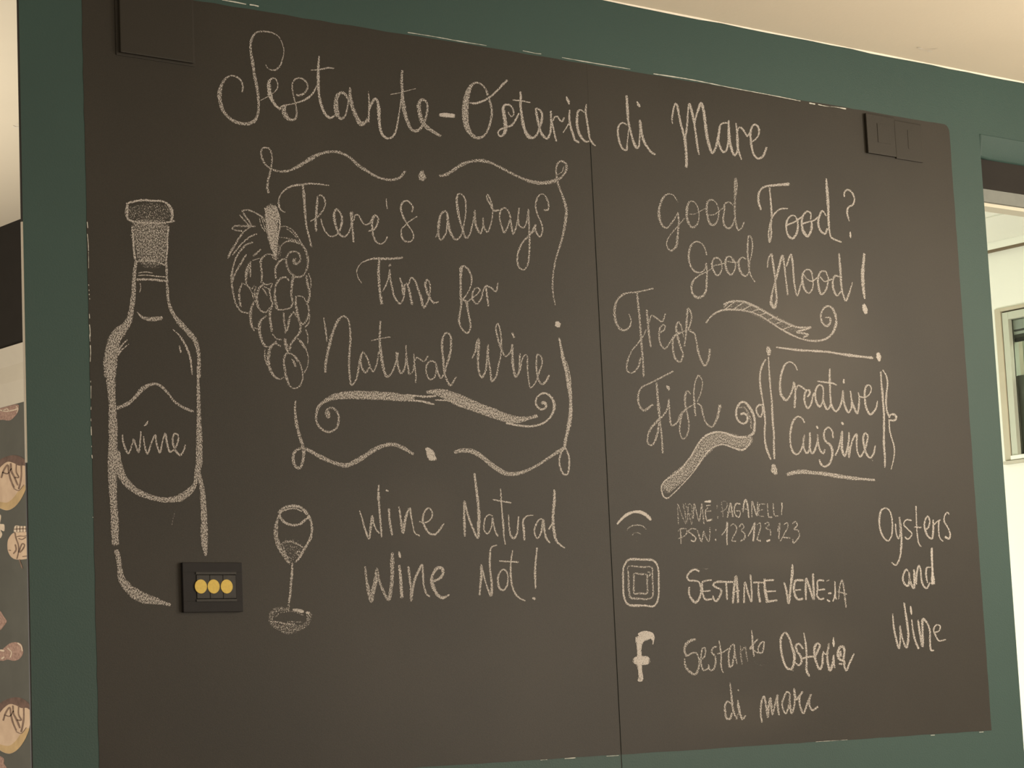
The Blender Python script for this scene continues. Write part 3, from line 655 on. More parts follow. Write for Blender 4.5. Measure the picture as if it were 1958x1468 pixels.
('chalk_word', None, 1160, 940, 4.895, '''
3,.5: 1088,238,4 1085,170,3 1078,95,3 1110,90,2 1130,120,2 1110,165,3 1070,190,3
4,.65: 1130,240,3 1145,170,4 1160,105,4 1172,170,4 1180,235,4
3,.6: 1130,190,3 1180,190,3
4,.65: 1250,115,4 1215,110,4 1195,160,4 1205,215,4 1235,240,4 1250,210,3 1245,180,3 1215,180,3
4,.7: 1275,190,3 1285,110,4 1300,75,5 1315,110,4 1325,180,4 1330,240,4
3,.6: 1265,160,3 1330,165,3
4,.65: 1360,235,3 1358,160,3 1362,90,4 1385,160,4 1405,225,4 1412,160,3 1412,100,3
3,.55: 1480,115,3 1430,118,3 1425,170,3 1425,220,3 1470,232,3
3,.5: 1425,175,3 1470,165,3
3,.6: 1505,110,3 1508,180,3 1520,238,4 1545,238,4
3,.6: 1560,110,3 1562,180,3 1575,225,3 1605,225,4
3,.65: 1638,105,5 1642,140,4 1638,180,2 1638,215,2'''),
('chalk_word', None, 1160, 940, 4.895, '''
3,.6: 695,485,2 695,420,4 690,350,3
3,.55: 665,370,3 700,345,4 745,350,3 750,385,3 720,420,3 670,440,3
4,.65: 835,350,3 795,345,4 765,370,4 800,400,4 835,435,4 820,465,4 790,455,4
3,.6: 848,360,3 865,410,4 888,465,4 900,415,3 908,370,3 925,420,3 955,465,3 965,400,3 965,335,3
4,.6: 1022,352,4 1022,366,4
4,.65: 1020,445,5 1020,458,5'''),
('chalk_word', None, 1160, 940, 4.895, '''
4,.6: 1075,405,3 1110,365,4 1128,280,4
4,.7: 1130,285,4 1128,350,4 1125,420,4 1128,498,3
4,.6: 1160,320,3 1185,300,3 1215,330,4 1205,385,4 1180,430,4 1175,460,4 1210,462,4
4,.6: 1240,330,3 1265,298,3 1285,330,3 1260,360,3 1290,390,4 1295,430,4 1255,462,4
5,.7: 1325,415,3 1360,350,4 1385,290,4 1380,370,5 1372,460,5
4,.6: 1405,310,3 1435,290,3 1440,330,3 1425,390,3 1410,450,4 1440,458,6
4,.55: 1480,300,3 1510,285,4 1520,310,3 1490,340,3 1530,360,3 1535,410,3
5,.85: 1500,462,5 1525,452,5
4,.6: 1600,370,3 1618,295,4 1615,370,4 1612,440,4
4,.6: 1660,305,3 1690,290,3 1695,330,3 1670,380,3 1640,440,3 1625,460,3
4,.65: 1645,425,4 1715,432,4
4,.6: 1740,300,3 1765,278,4 1785,310,4 1755,350,4 1790,360,4 1805,400,3 1790,440,4 1750,480,5
3,.6: 1740,445,3 1745,480,4'''),
('camera_symbol_drawing', None, 1160, 940, 4.895, '''
7,.75: 190,650,6 220,632,7 280,632,6 340,635,6 400,635,7 440,645,6 470,680,5 485,740,5 487,820,5 488,900,5 485,980,5 465,1045,5 440,1070,5 360,1065,6 280,1065,7 210,1058,6 180,1030,5 160,970,5 155,880,5 153,790,5 158,710,5 190,650,6
4,.6: 200,700,3 270,698,4 340,705,4 420,708,4 428,780,5 432,860,5 435,940,5 425,985,4 380,1005,5 300,1000,6 225,990,6 210,930,5 205,850,5 203,770,4 200,700,3
5,.6: 258,765,4 320,770,5 375,775,4 378,850,5 382,930,5 370,955,5 320,950,7 260,950,5 255,880,5 255,800,5 258,765,4
4,.6: 380,750,3 405,755,4 400,790,4 380,775,3'''),
('chalk_word', None, 1290, 1060, 5.436, '''
5: 255,175,5 210,155,5 160,180,5 130,225,5 145,265,6 200,272,6 250,285,5 272,340,5 268,420,5 240,480,6 215,498,6 175,460,6 150,410,5 152,340,4
3,.3: 180,140,3 280,145,3 380,150,2
5: 385,265,4 330,272,5 290,285,5 288,350,5 295,420,5 320,465,6 385,462,5
4: 290,380,4 330,380,4 370,375,4
5: 605,285,5 540,285,6 470,282,6 420,290,5 400,320,5 440,345,5 485,370,5 470,430,6 430,485,6 400,450,5 398,430,4
5: 535,295,5 540,370,5 545,465,5
6: 605,500,6 612,420,6 620,330,6 640,230,7 650,330,6 655,400,6 658,500,6
5: 605,390,4 672,375,5
5: 720,500,5 722,400,5 732,285,4 760,390,6 798,490,5 800,390,5 795,300,5 788,212,4
5: 820,290,5 930,290,5
6: 870,300,4 872,390,6 888,495,6
8: 935,255,6 935,330,7 945,400,8 965,495,8
6: 940,270,5 1025,265,6
5: 945,385,5 1050,380,4
6: 970,490,6 1062,475,5'''),
('chalk_word', None, 1290, 1060, 5.436, '''
6: 1138,290,4 1160,370,6 1185,505,6 1200,400,7 1212,290,7 1222,190,7 1225,105,4
6: 1335,268,6 1260,270,6 1240,330,7 1248,410,6 1280,465,6 1330,460,6
5: 1255,370,5 1310,365,5
6: 1365,470,4 1362,370,6 1368,250,6 1400,340,6 1445,465,6 1445,370,6 1440,280,6 1438,200,5
5: 1550,270,5 1490,272,5 1485,350,5 1482,430,5 1515,465,5 1550,455,5
4: 1488,370,4 1560,360,5
3,.6: 1580,275,3 1605,265,3
4,.8: 1585,470,4 1610,488,5
4,.8: 1600,405,4 1625,400,5
5,.75: 1665,280,4 1668,350,4 1665,430,5 1645,485,3
5,.75: 1680,465,4 1665,420,3
4,.6: 1705,465,3 1710,380,4 1720,310,4 1740,265,5 1752,310,5 1762,380,5 1772,470,5 1782,550,3
4,.6: 1700,385,4 1750,400,3 1790,412,3'''),
('letter_symbol_drawing', None, 1160, 1180, 10.486, '''
11,.9: 650,1240,10 690,1250,9 685,1180,10 675,1100,10 665,1020,10 660,940,10 655,860,10 655,780,10 655,700,10 653,620,10 655,540,11 670,460,14 720,400,16 790,370,17 860,370,15 910,390,10 925,420,8 925,450,6
5,.9: 640,340,5 700,300,5 780,290,5 860,300,5 920,330,5 945,400,4 935,480,4 925,540,2
15,.9: 565,865,14 640,865,16 720,865,16 825,865,15
7,.8: 600,400,6 600,500,6
5,.6: 600,940,5 630,1000,5'''),
('chalk_word', None, 1290, 1190, 5.439, '''
6: 215,175,6 170,185,7 120,225,7 102,290,6 125,345,6 180,320,5 215,312,4 245,350,5 255,420,5 240,500,6 210,540,6 150,505,7 110,450,6 105,380,4
4,.75: 255,385,4 300,365,4 322,310,4 310,260,4 290,270,4 275,340,4 275,420,5 300,495,5 335,485,4 360,460,3 350,440,3
4,.75: 435,250,4 400,260,5 385,310,5 420,350,5 425,420,5 400,490,5 370,495,5 350,460,4
5,.75: 462,190,3 475,270,5 485,360,4 482,440,5 495,500,5 508,520,3
4,.75: 445,325,4 500,310,5 560,270,3
5,.75: 590,240,4 565,300,5 562,380,5 575,460,7 595,450,5 610,380,4 625,300,4 610,225,5 590,240,4
5,.7: 620,290,4 635,370,5 650,430,3
5,.6: 685,240,3 688,330,5 700,430,3
4,.6: 700,290,4 730,250,4 745,330,4 758,400,3
5,.8: 800,80,2 808,160,5 812,240,6 825,350,4
5,.75: 780,275,5 820,220,5 860,175,6
4,.7: 785,255,4 825,290,4 870,320,3
5,.75: 870,260,5 900,210,5 928,200,4 925,260,5 905,315,6 875,310,5 865,270,4
3,.25: 820,380,3 850,430,3 930,440,3 975,400,3'''),
('chalk_word', None, 1290, 1190, 5.439, '''
7: 1145,105,5 1110,150,7 1102,230,6 1112,320,6 1135,410,6 1170,475,7 1215,480,6 1240,420,7 1245,340,7 1220,250,7 1195,170,6 1165,115,6 1145,105,5
4,.5: 1200,490,3 1235,500,3
5: 1335,270,5 1290,220,5 1260,245,6 1275,300,5 1310,350,5 1318,410,6 1290,445,5 1250,410,4
5: 1342,108,3 1360,200,5 1370,300,5 1372,400,5 1372,500,6 1400,555,5
5: 1325,375,5 1400,355,5 1465,355,5
5: 1460,350,6 1490,290,6 1510,235,5 1485,215,5 1455,260,6 1455,340,6 1475,420,6 1510,485,7 1535,430,6 1540,340,5 1548,300,4
5: 1548,310,3 1570,330,4 1600,260,5 1605,215,4 1590,300,5 1590,400,6 1615,495,7 1640,440,6 1655,340,4
6: 1655,340,4 1655,400,6 1665,470,4
5,.9: 1652,155,2 1652,215,7 1655,250,3
7: 1755,380,6 1765,310,6 1755,255,6 1725,250,6 1700,300,7 1705,370,7 1730,390,8 1760,400,7 1765,450,6 1785,500,6 1815,430,6 1865,325,4
5: 1725,350,7 1725,300,5
6: 1710,430,4 1740,430,6'''),
('chalk_word', None, 1290, 1190, 5.439, '''
5: 590,845,4 550,820,5 525,860,6 525,930,6 545,1000,6 575,1000,6 595,940,5
6: 575,625,3 585,710,6 595,800,6 605,890,6 625,960,6 650,1000,5
6,.75: 658,810,4 665,880,6 685,960,6 705,1005,5 735,968,4
4,.6: 660,700,4 668,710,4
4,.5: 640,1005,5 665,940,4'''),
('chalk_word', None, 1290, 1190, 5.439, '''
5: 908,1035,5 898,980,5 895,900,5 905,820,6 928,765,5 945,830,6 968,985,5 975,900,6 995,785,5 1005,860,6 1018,955,5 1040,870,5 1070,750,4 1070,850,6 1085,960,5
5: 1195,735,5 1170,720,5 1135,780,5 1118,860,5 1155,945,5 1185,870,5 1200,740,5 1195,830,6 1218,940,6 1245,860,5 1250,770,5
5: 1245,690,6 1250,760,6 1265,800,6 1330,720,6
5: 1300,770,6 1300,850,5 1340,945,5 1370,870,5 1418,745,6 1400,810,5 1405,870,5 1435,910,5 1488,875,6'''),
('chalk_word', None, 1660, 950, 4.587, '''
5: 155,95,4 120,110,5 102,160,5 98,230,5 110,300,5 140,360,5 175,385,5 205,340,4 212,260,4 205,170,4 180,110,4 150,95,4
4: 240,235,4 245,310,4 265,365,4 280,330,4 280,250,4 275,175,4 288,260,4 292,350,5 290,440,5 275,540,5 240,598,5 208,575,4
4: 378,205,4 335,200,4 312,240,4 345,280,4 382,320,4 370,355,4 340,368,4 325,350,4
4: 420,82,4 422,160,4 425,250,4 432,340,4 445,410,4 465,435,4
4: 405,262,4 465,268,4
5: 495,290,4 525,270,4 540,210,4 522,168,5 495,220,5 500,290,5 530,350,5 560,365,5 570,300,5 570,200,4
4: 568,205,4 580,240,4 600,220,4 632,200,4
5: 620,210,4 618,290,4 630,360,4 655,388,4
4: 710,150,4 695,135,4 670,165,4 668,215,4 700,270,4 720,330,4 710,365,5 675,350,5'''),
('chalk_word', None, 1660, 950, 4.587, '''
5: 350,650,4 335,635,5 310,680,5 308,740,5 345,780,6 362,740,5 358,660,4 370,740,5 400,800,6 408,740,5 402,640,5
6: 402,640,6 405,700,6 405,780,6
5: 420,765,5 425,680,5 445,600,5 460,640,5 465,710,5 485,780,5 515,800,5 540,750,4
5: 545,615,4 515,620,5 508,680,5 520,750,4
8,.85: 558,450,6 558,520,6 562,600,6 565,680,8 565,760,8
5: 580,760,5 575,690,5'''),
('chalk_word', None, 1660, 950, 4.587, '''
6: 215,1025,3 222,1120,5 240,1220,5 270,1325,6 282,1240,5 278,1130,4 295,1220,5 335,1320,6 352,1240,6 345,1130,6 330,1030,6 315,930,5
5: 382,1075,3 392,1160,5 410,1250,5 442,1330,5
5: 438,1080,4 450,1170,5 478,1310,6 478,1200,6 482,1070,7 520,1110,5 542,1180,5 542,1270,5 555,1345,5 575,1345,4
4: 580,1190,4 625,1170,4 630,1130,4 600,1120,4 575,1160,5 590,1210,5 620,1260,5 680,1250,4
7,.9: 372,960,4 377,1000,6 380,1030,3'''),
# --- faint smudges left by wiping
]

# ------------------------------------------------------------------ the setting
H = 2.696            # ceiling height
XL, XS, XR = 1.767, 2.964, 4.108      # left edge, sheet joint and right edge of the chalkboard wall
X_LEFT, X_NEXT = 2.98, 5.72           # side walls of the two rooms behind
T = 0.0032
GAP = 0.0013
def struct(o): return tag(o, kind='structure')
b = MB(); b.box(-4, 7.5, -7, 6, -0.1, 0); struct(b.build('floor', M['wood']))
b = MB(); b.box(-4, 7.5, -7, 6, H, H + 0.1); struct(b.build('ceiling', M['ceiling']))

# chalkboard wall: thin sheet lining with an open joint, green paint
wall = struct(empty('wall_back', (XS, 0, 0)))
b = MB(); b.box(XL, XS - GAP, 0, T, 0, H); b.build('wall_sheet', M['green'], wall)
b = MB(); b.box(XS + GAP, XR, 0, T, 0, H); b.box(XR, 7.4, 0, T, 2.557, H); b.build('wall_sheet', M['green'], wall)
b = MB(); b.box(XS - 0.02, XS + 0.02, T, T + 0.012, 0, H); b.build('joint_batten', M['seam'], wall)
b = MB(); b.box(XS - GAP, XS + GAP, 0.00005, T, 2.5606, H); b.build('joint_filler', M['green'], wall)
b = MB(); b.box(XS - GAP, XS + GAP, 0.0008, T, 0, 2.4049); b.build('joint_filler', M['seam'], wall)
# bare white corner strip at the left edge, painted over high up and low down
zt = on_y(44, 424).z; zb = on_y(56, 884).z
b = MB(); b.box(XL - 0.0022, XL, -0.0005, T, zb, zt); tag(b.build('edge_strip', M['mould'], wall), 'bare white length of the corner strip')
b = MB(); b.box(XL - 0.002, XL, 0.0, T, 0, zb - 0.001); b.box(XL - 0.002, XL, 0.0, T, zt + 0.001, H); tag(b.build('edge_strip', M['dark'], wall), 'painted length of the corner strip')

# lintel over the opening on the right: a swelling in the paint, a dark header and a metal frame
bead = [(0.0300, 2.5585), (0.0, 2.5585), (0.0010, 2.5550), (0.0045, 2.5450), (0.0090, 2.5320), (0.0135, 2.5200), (0.0175, 2.5115), (0.0205, 2.5070), (0.0300, 2.5070)]
vs, fs, nb = [], [], len(bead)
for x, k in ((XR + 0.0005, 0.0), (XR + 0.012, 0.12), (XR + 0.028, 0.42), (XR + 0.045, 0.74), (XR + 0.062, 0.93), (XR + 0.085, 1.0), (7.4, 1.0)):
    vs += [(x, y if y > 0.029 else y * (0.25 + 0.75 * k), z) for y, z in bead]
for i in range(6):
    for j in range(nb):
        j2 = (j + 1) % nb
        fs.append([i*nb + j, i*nb + j2, (i+1)*nb + j2, (i+1)*nb + j])
fs += [list(range(nb - 1, -1, -1)), list(range(6*nb, 7*nb))]
struct(link('trim_6', vs, fs, M['green'], smooth=True))
b = MB(); b.box(XR, 7.4, 0.0215, 0.10, 2.4408, 2.5072); b.build('lintel_header', M['dark'], wall)
d1 = struct(empty('door_1', (4.8, 0.05, 0)))
b = MB(); b.box(XR + 0.001, 7.4, 0.0215, 0.07, 2.4112, 2.4405, 0.001); b.build('door_frame', M['metal'], d1)
b = MB(); b.box(XR + 0.001, 7.4, 0.03, 0.07, 2.4035, 2.4112); b.build('door_stop', M['greyline'], d1)

# caulk bead between wall and ceiling
b = MB()
n = 90; prev = None
vs, fs = [], []
for i in range(n + 1):
    x = XL + (7.4 - XL) * i / n
    w = 0.0026 + random.uniform(-0.0010, 0.0014)
    vs += [(x, -0.0005, H - w), (x, -w * 0.9, H - 0.0004), (x, 0.0, H - 0.0004)]
for i in range(n):
    a = i * 3
    fs += [[a, a + 1, a + 4, a + 3], [a + 1, a + 2, a + 5, a + 4]]
struct(link('trim_1', vs, fs, M['caulk']))

# side wall of the room on the left, seen past the edge
wl = struct(empty('wall_left', (X_LEFT, 3, 0)))
b = MB(); b.box(X_LEFT, X_LEFT + 0.05, T + 0.013, 5.9, 0, 2.205); b.build('wallpaper', M['paper'], wl)
b = MB(); b.box(X_LEFT, X_LEFT + 0.05, T + 0.013, 5.9, 2.205, 2.354); b.build('wall_band', M['mould'], wl)
b = MB(); b.box(X_LEFT, X_LEFT + 0.05, T + 0.013, 5.9, 2.354, H); tag(b.build('wall_band', M['dark'], wl), 'dark band under the ceiling')
tr = MB(); tr.prism([(X_LEFT, 2.354), (X_LEFT - 0.030, 2.354), (X_LEFT - 0.012, 2.307), (X_LEFT - 0.018, 2.262), (X_LEFT - 0.003, 2.205), (X_LEFT, 2.205)], T + 0.013, 5.9)
struct(tr.build('trim_2', M['mould']))
b = MB(); b.box(-4, X_LEFT, 5.9, 6.0, 0, H); struct(b.build('wall_far', M['mould']))

# next room on the right with its high window
b = MB()
wy0, wy1, wz0, wz1 = 0.35, 1.306, 2.018, 2.480
b.box(X_NEXT, X_NEXT + 0.10, T, wy0, 0, H); b.box(X_NEXT, X_NEXT + 0.10, wy1, 5.9, 0, H)
b.box(X_NEXT, X_NEXT + 0.10, wy0, wy1, 0, wz0); b.box(X_NEXT, X_NEXT + 0.10, wy0, wy1, wz1, H)
struct(b.build('wall_right', M['white']))
b = MB(); b.box(X_LEFT + 0.051, X_LEFT + 0.10, 0.03, 5.9, 0, H); b.box(X_LEFT + 0.1, X_NEXT, 5.8, 5.9, 0, H); struct(b.build('wall_inner', M['white']))
b = MB(); b.box(X_NEXT - 0.018, X_NEXT, T + 0.01, 5.8, 2.661, H - 0.0005)
struct(b.build('trim_3', M['white']))
b = MB(); b.box(X_NEXT - 0.0185, X_NEXT, T + 0.01, 5.8, 2.6555, 2.6612); struct(b.build('trim_4', M['line']))
b = MB(); b.box(5.05, 5.378, T + 0.01, 5.8, H - 0.012, H - 0.0005); b.box(5.395, X_NEXT - 0.02, T + 0.01, 5.8, H - 0.012, H - 0.0005)
b.box(X_LEFT + 0.11, 5.03, T + 0.01, 5.8, H - 0.012, H - 0.0005)
cp = struct(b.build('ceiling_panels', M['white']))
b = MB(); b.box(X_LEFT + 0.11, X_NEXT - 0.019, T + 0.01, 5.8, H - 0.0045, H - 0.0003); struct(b.build('trim_5', M['greyline']))

win = struct(empty('window_1', (X_NEXT, 0.8, wz0)))
def wbox(name, y0, y1, z0, z1, x0, x1, m, par=win, bev=0.0015):
    q = MB(); q.box(x0, x1, y0, y1, z0, z1, bev); return q.build(name, m, par)
wbox('casing', 1.284, 1.306, wz0, wz1, X_NEXT - 0.006, X_NEXT + 0.09, M['frame_beige'])
wbox('casing', wy0, 1.284, 2.470, wz1, X_NEXT - 0.006, X_NEXT + 0.09, M['frame_beige'])
wbox('window_gap', 1.2815, 1.284, 2.03, 2.470, X_NEXT + 0.004, X_NEXT + 0.05, M['line'], bev=0)
wbox('sash_stile', 1.259, 1.2815, 2.03, 2.466, X_NEXT - 0.002, X_NEXT + 0.04, M['frame'])
wbox('sash_rail', wy0, 1.259, 2.443, 2.466, X_NEXT - 0.002, X_NEXT + 0.04, M['frame'])
wbox('sash_rail', wy0, 1.2815, wz0, 2.031, X_NEXT - 0.010, X_NEXT + 0.06, M['white'])
wbox('window_sill', wy0, 1.306, 2.006, 2.016, X_NEXT - 0.016, X_NEXT, M['greyline'])
q = MB(); q.box(X_NEXT + 0.015, X_NEXT + 0.019, wy0, 1.259, 2.031, 2.443); q.build('pane', M['glass'], win)
# what hangs and stands behind the pane
bl = tag(empty('window_blind', (X_NEXT + 0.07, 0.8, 2.38)), 'grey slatted blind rolled up behind the high window pane', 'blind')
for z0, z1, mm in ((2.412, 2.442, 'lace'), (2.4065, 2.411, 'slate'), (2.397, 2.4058, 'lace'), (2.386, 2.3962, 'slate'), (2.375, 2.3852, 'black2')):
    wbox('slat', wy0 + 0.01, 1.2585, z0, z1, X_NEXT + 0.0205, X_NEXT + 0.032, M[mm], bl, 0.001)
pn = wbox('dark_panel', wy0 + 0.01, 1.2585, 2.032, 2.272, X_NEXT + 0.0205, X_NEXT + 0.034, M['slate'], None, 0.002)
tag(pn, 'dark board standing behind the high window in the next room', 'panel')
b = MB(); b.box(X_NEXT + 0.3, X_NEXT + 0.34, -0.5, 2.5, 1.2, 3.2); struct(b.build('wall_beyond', M['white']))
lamp('beyond_light', 'POINT', (X_NEXT + 0.2, 0.7, 2.6), 4, (0.9, 1.0, 0.95), 0.05)

# ------------------------------------------------------------------ stroke tools
def catmull(pts, step):
    """pts: (x, y, w) -> densely resampled"""
    if len(pts) < 3:
        out = []
        (x0, y0, w0), (x1, y1, w1) = pts[0], pts[-1]
        n = max(2, int(math.hypot(x1-x0, y1-y0) / step))
        for i in range(n + 1):
            t = i / n; out.append((x0+(x1-x0)*t, y0+(y1-y0)*t, w0+(w1-w0)*t))
        return out
    closed = math.hypot(pts[0][0]-pts[-1][0], pts[0][1]-pts[-1][1]) < 0.01
    P = [pts[-2] if closed else tuple(2*a-b for a, b in zip(pts[0], pts[1]))] + list(pts) + \
        [pts[1] if closed else tuple(2*a-b for a, b in zip(pts[-1], pts[-2]))]
    out = []
    for i in range(1, len(P) - 2):
        p0, p1, p2, p3 = P[i-1], P[i], P[i+1], P[i+2]
        d = lambda a, b: max(1e-3, math.hypot(a[0]-b[0], a[1]-b[1])) ** 0.5
        t0 = 0; t1 = t0 + d(p0, p1); t2 = t1 + d(p1, p2); t3 = t2 + d(p2, p3)
        n = max(1, int(math.hypot(p2[0]-p1[0], p2[1]-p1[1]) / step + 0.5))
        for k in range(n):
            t = t1 + (t2 - t1) * k / n
            q = []
            for c in (0, 1):
                A1 = (t1-t)/(t1-t0)*p0[c] + (t-t0)/(t1-t0)*p1[c]
                A2 = (t2-t)/(t2-t1)*p1[c] + (t-t1)/(t2-t1)*p2[c]
                A3 = (t3-t)/(t3-t2)*p2[c] + (t-t2)/(t3-t2)*p3[c]
                B1 = (t2-t)/(t2-t0)*A1 + (t-t0)/(t2-t0)*A2
                B2 = (t3-t)/(t3-t1)*A2 + (t-t1)/(t3-t1)*A3
                q.append((t2-t)/(t2-t1)*B1 + (t-t1)/(t2-t1)*B2)
            s = k / n
            out.append((q[0], q[1], p1[2] + (p2[2]-p1[2]) * s))
    out.append(tuple(pts[-1]))
    return out

LANES = (-1.0, -0.62, 0.0, 0.62, 1.0)
LCOV = (0.30, 0.92, 1.0, 0.92, 0.30)
def ribbon(V, F, C, pts, dens, proj, lift, wk=1.0, step=2.4, jit=0.10):
    pts = catmull(pts, step)
    n = len(pts)
    tang = []
    for i in range(n):
        a = pts[max(0, i-1)]; c = pts[min(n-1, i+1)]
        dx, dy = c[0]-a[0], c[1]-a[1]; L = math.hypot(dx, dy) or 1
        tang.append((dx/L, dy/L))
    # round caps
    w0, w1 = pts[0][2], pts[-1][2]
    rows = [(pts[0][0]-tang[0][0]*w0*0.30, pts[0][1]-tang[0][1]*w0*0.30, w0*0.5, tang[0], 0.5)]
    drift = 0
    for i in range(n):
        drift = drift * 0.8 + random.uniform(-1, 1) * jit * (0.45 if pts[i][2] > 9 else 1)
        rows.append((pts[i][0], pts[i][1], pts[i][2] * (1 + drift), tang[i], 1.0))
    rows.append((pts[-1][0]+tang[-1][0]*w1*0.30, pts[-1][1]+tang[-1][1]*w1*0.30, w1*0.5, tang[-1], 0.5))
    wide = max(p[2] for p in pts) >= 10
    lanes = (-1.0, -0.86, 0.0, 0.86, 1.0) if wide else LANES
    k = len(V); m = len(LANES)
    for (x, y, w, t, cc) in rows:
        h = w * (wk if w < 7 else min(wk * 1.28, wk * (1 + (w - 7) * 0.035))) / 2
        for l, cv in zip(lanes, LCOV):
            V.append(proj(x - t[1]*h*l, y + t[0]*h*l, lift))
            C.append(dens * cv * cc * (0.86 if wide and dens < 0.85 else 1.0))
    for i in range(len(rows) - 1):
        for j in range(m - 1):
            a = k + i*m + j
            F.append([a, a+1, a+m+1, a+m])

def parse(text, ox, oy, sc):
    out = []
    for line in text.strip().splitlines():
        head, body = line.split(':')
        hs = head.split(','); w = float(hs[0]); d = float(hs[1]) if len(hs) > 1 else 0.72
        pts = []
        for tok in body.split():
            p = [float(a) for a in tok.split(',')]
            pts.append((ox + p[0]/sc, oy + p[1]/sc, p[2] if len(p) > 2 else w))
        out.append((w, d, pts))
    return out

BY = -0.0004                                  # face of the chalkboard paint
def proj_board(u, v, lift): return on_y(u, v, BY - 0.0003 - lift)

# ------------------------------------------------------------------ the chalkboard
board = tag(empty('chalkboard', (2.94, 0, 1.256)), 'wide black chalkboard painted on the green wall, covered in white chalk lettering and drawings', 'chalkboard')
def wob(a): return random.uniform(-a, a)
x0, x1, zt_, zb_ = 1.881, 4.008, 2.562, 1.2555
def edge(p, q, n, a):
    return [(p[0]+(q[0]-p[0])*i/n + (wob(a) if 0 < i < n else 0), p[1]+(q[1]-p[1])*i/n + (wob(a) if 0 < i < n else 0)) for i in range(n)]
g = GAP
left = edge((x0, zb_), (XS-g, zb_), 40, 0.0005) + [(XS-g, zb_), (XS-g, 2.5605)] + edge((XS-g, 2.5605), (x0-0.001, 2.5500), 30, 0.0008)[1:] + edge((x0-0.001, 2.5500), (x0, zb_), 60, 0.0007)
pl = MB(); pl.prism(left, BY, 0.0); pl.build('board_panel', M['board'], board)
rc = 0.016
corner = [(x1 - rc + rc*math.cos(a), 2.5645 - rc + rc*math.sin(a)) for a in [i*math.pi/12 for i in range(1, 6)]]
right = edge((XS+g, zb_), (x1-0.001, 1.2565), 36, 0.0005) + edge((x1-0.001, 1.2565), (x1, 2.5645-rc), 50, 0.0006) + [(x1, 2.5645-rc)] + corner + edge((x1-rc, 2.5645), (XS+g, 2.5605), 36, 0.0007) + [(XS+g, 2.5605)]
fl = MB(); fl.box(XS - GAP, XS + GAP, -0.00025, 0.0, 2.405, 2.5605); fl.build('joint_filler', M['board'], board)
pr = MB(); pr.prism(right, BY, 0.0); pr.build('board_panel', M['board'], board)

made = {}
specs = []
FAINT = {44: .82, 46: .86, 49: .83, 50: .84, 28: .85, 29: .82, 30: .95, 10: .85, 12: .78, 33: .92, 34: .88, 35: .9, 36: .9, 37: .88, 38: .88, 65: .85, 67: .9, 68: .92, 43: .95, 51: .92, 47: .95}
for idx, (name, par, ox, oy, sc, txt) in enumerate(CHALK):
    st = [(w, d * FAINT.get(idx, .84 if 13 <= idx <= 27 else 1.0), pts) for w, d, pts in parse(txt, ox, oy, sc)]
    if name == par:
        for s in reversed(specs):
            if s[0] == name: s[2].extend(st); break
    else:
        specs.append([name, par, st])
last = {}
for name, par, st in specs:
    V, F, C = [], [], []
    for i, (w, d, pts) in enumerate(st):
        ribbon(V, F, C, pts, d, proj_board, 0.00002 * i, wk=WK)
    o = link(name, V, F, M['chalk'], last[par] if par else board, cover=C)
    o.visible_shadow = True
    last[name] = o

# bare plaster showing along the ragged paint edge
V, F, C = [], [], []
PL = [
 (0, 0, 1, ['2.5: 425,0 450,4 470,8', '3: 478,9 486,10 494,12', '1.5: 780,62 830,70 880,79 930,87', '1.5: 1000,97 1025,102 1034,103,3', '1.5: 1075,110 1120,118 1180,128', '1.2: 1180,128 1205,132',
            '2: 1250,141 1320,152 1400,168 1480,183 1530,193', '3: 1548,197 1558,199', '2.5: 1565,200 1580,203 1600,205 1617,208',
            '1.5: 1034,1453 1046,1452', '1.5: 1080,1450 1100,1448.5', '1.2: 1160,1445.5 1183,1444', '1: 1560,1418 1620,1414', '1.5: 1780,1405.5 1787,1405', '2: 1873,1399.5 1880,1399']),
 (0, 400, 3.67, ['2: 612,90 616,130', '2: 613,175 619,240 621,290', '1.5: 621,300 622,360 622,412', '1.5: 622,528 623,535', '1.5: 625,565 625,572', '2: 626,595 626,600', '2: 629,627 630,630', '1.5: 627,735 629,765',
            '1.8: 628,810 632,850 633,890', '2: 629,880 632,925', '2: 634,955 636,1000 635,1035', '1.8: 634,1040 633,1068', '1.5: 636,1205 636,1213', '2: 638,1240 638,1325', '1.2: 639,1390 639,1400']),
 (0, 760, 4.195, ['1.8: 730,75 730,95', '1.2: 729,170 730,188', '2.2: 731,235 733,300', '1.5: 735,388 735,395', '2.2: 737,462 740,485', '1.5: 745,958 746,962']),
]
for ox, oy, sc, lines in PL:
    for (w, d, pts) in parse('\n'.join(lines), ox, oy, sc):
        V, F, C = [], [], []
        ribbon(V, F, C, pts, 1.0, lambda u, v, l: on_y(u, v, BY - 0.0004), 0, wk=0.62, jit=0.35)
        tag(link('bare_plaster_line', V, F, M['plaster'], board), 'thin white plaster line along the paint edge')

# ------------------------------------------------------------------ fittings on the wall
def plate(name, lab, cat, xa, xb, za, zb, th, m, bev=0.002, y0=BY, group=None):
    b = MB(); b.box(xa, xb, y0 - th, y0 - 0.0001, za, zb, bev)
    return b
jb = tag(empty('junction_box', (2.014, BY, 2.44)), 'blank square junction box cover painted over in board black at top left', 'box')
b = MB(); b.box(1.946, 2.086, BY - 0.0075, BY - 0.0001, 2.4405, 2.60, 0.0015); b.build('cover', M['board'], jb)
b = MB(); b.box(1.941, 2.091, BY - 0.0018, BY - 0.00005, 2.4365, 2.604, 0.001); b.build('back_frame', M['board'], jb)

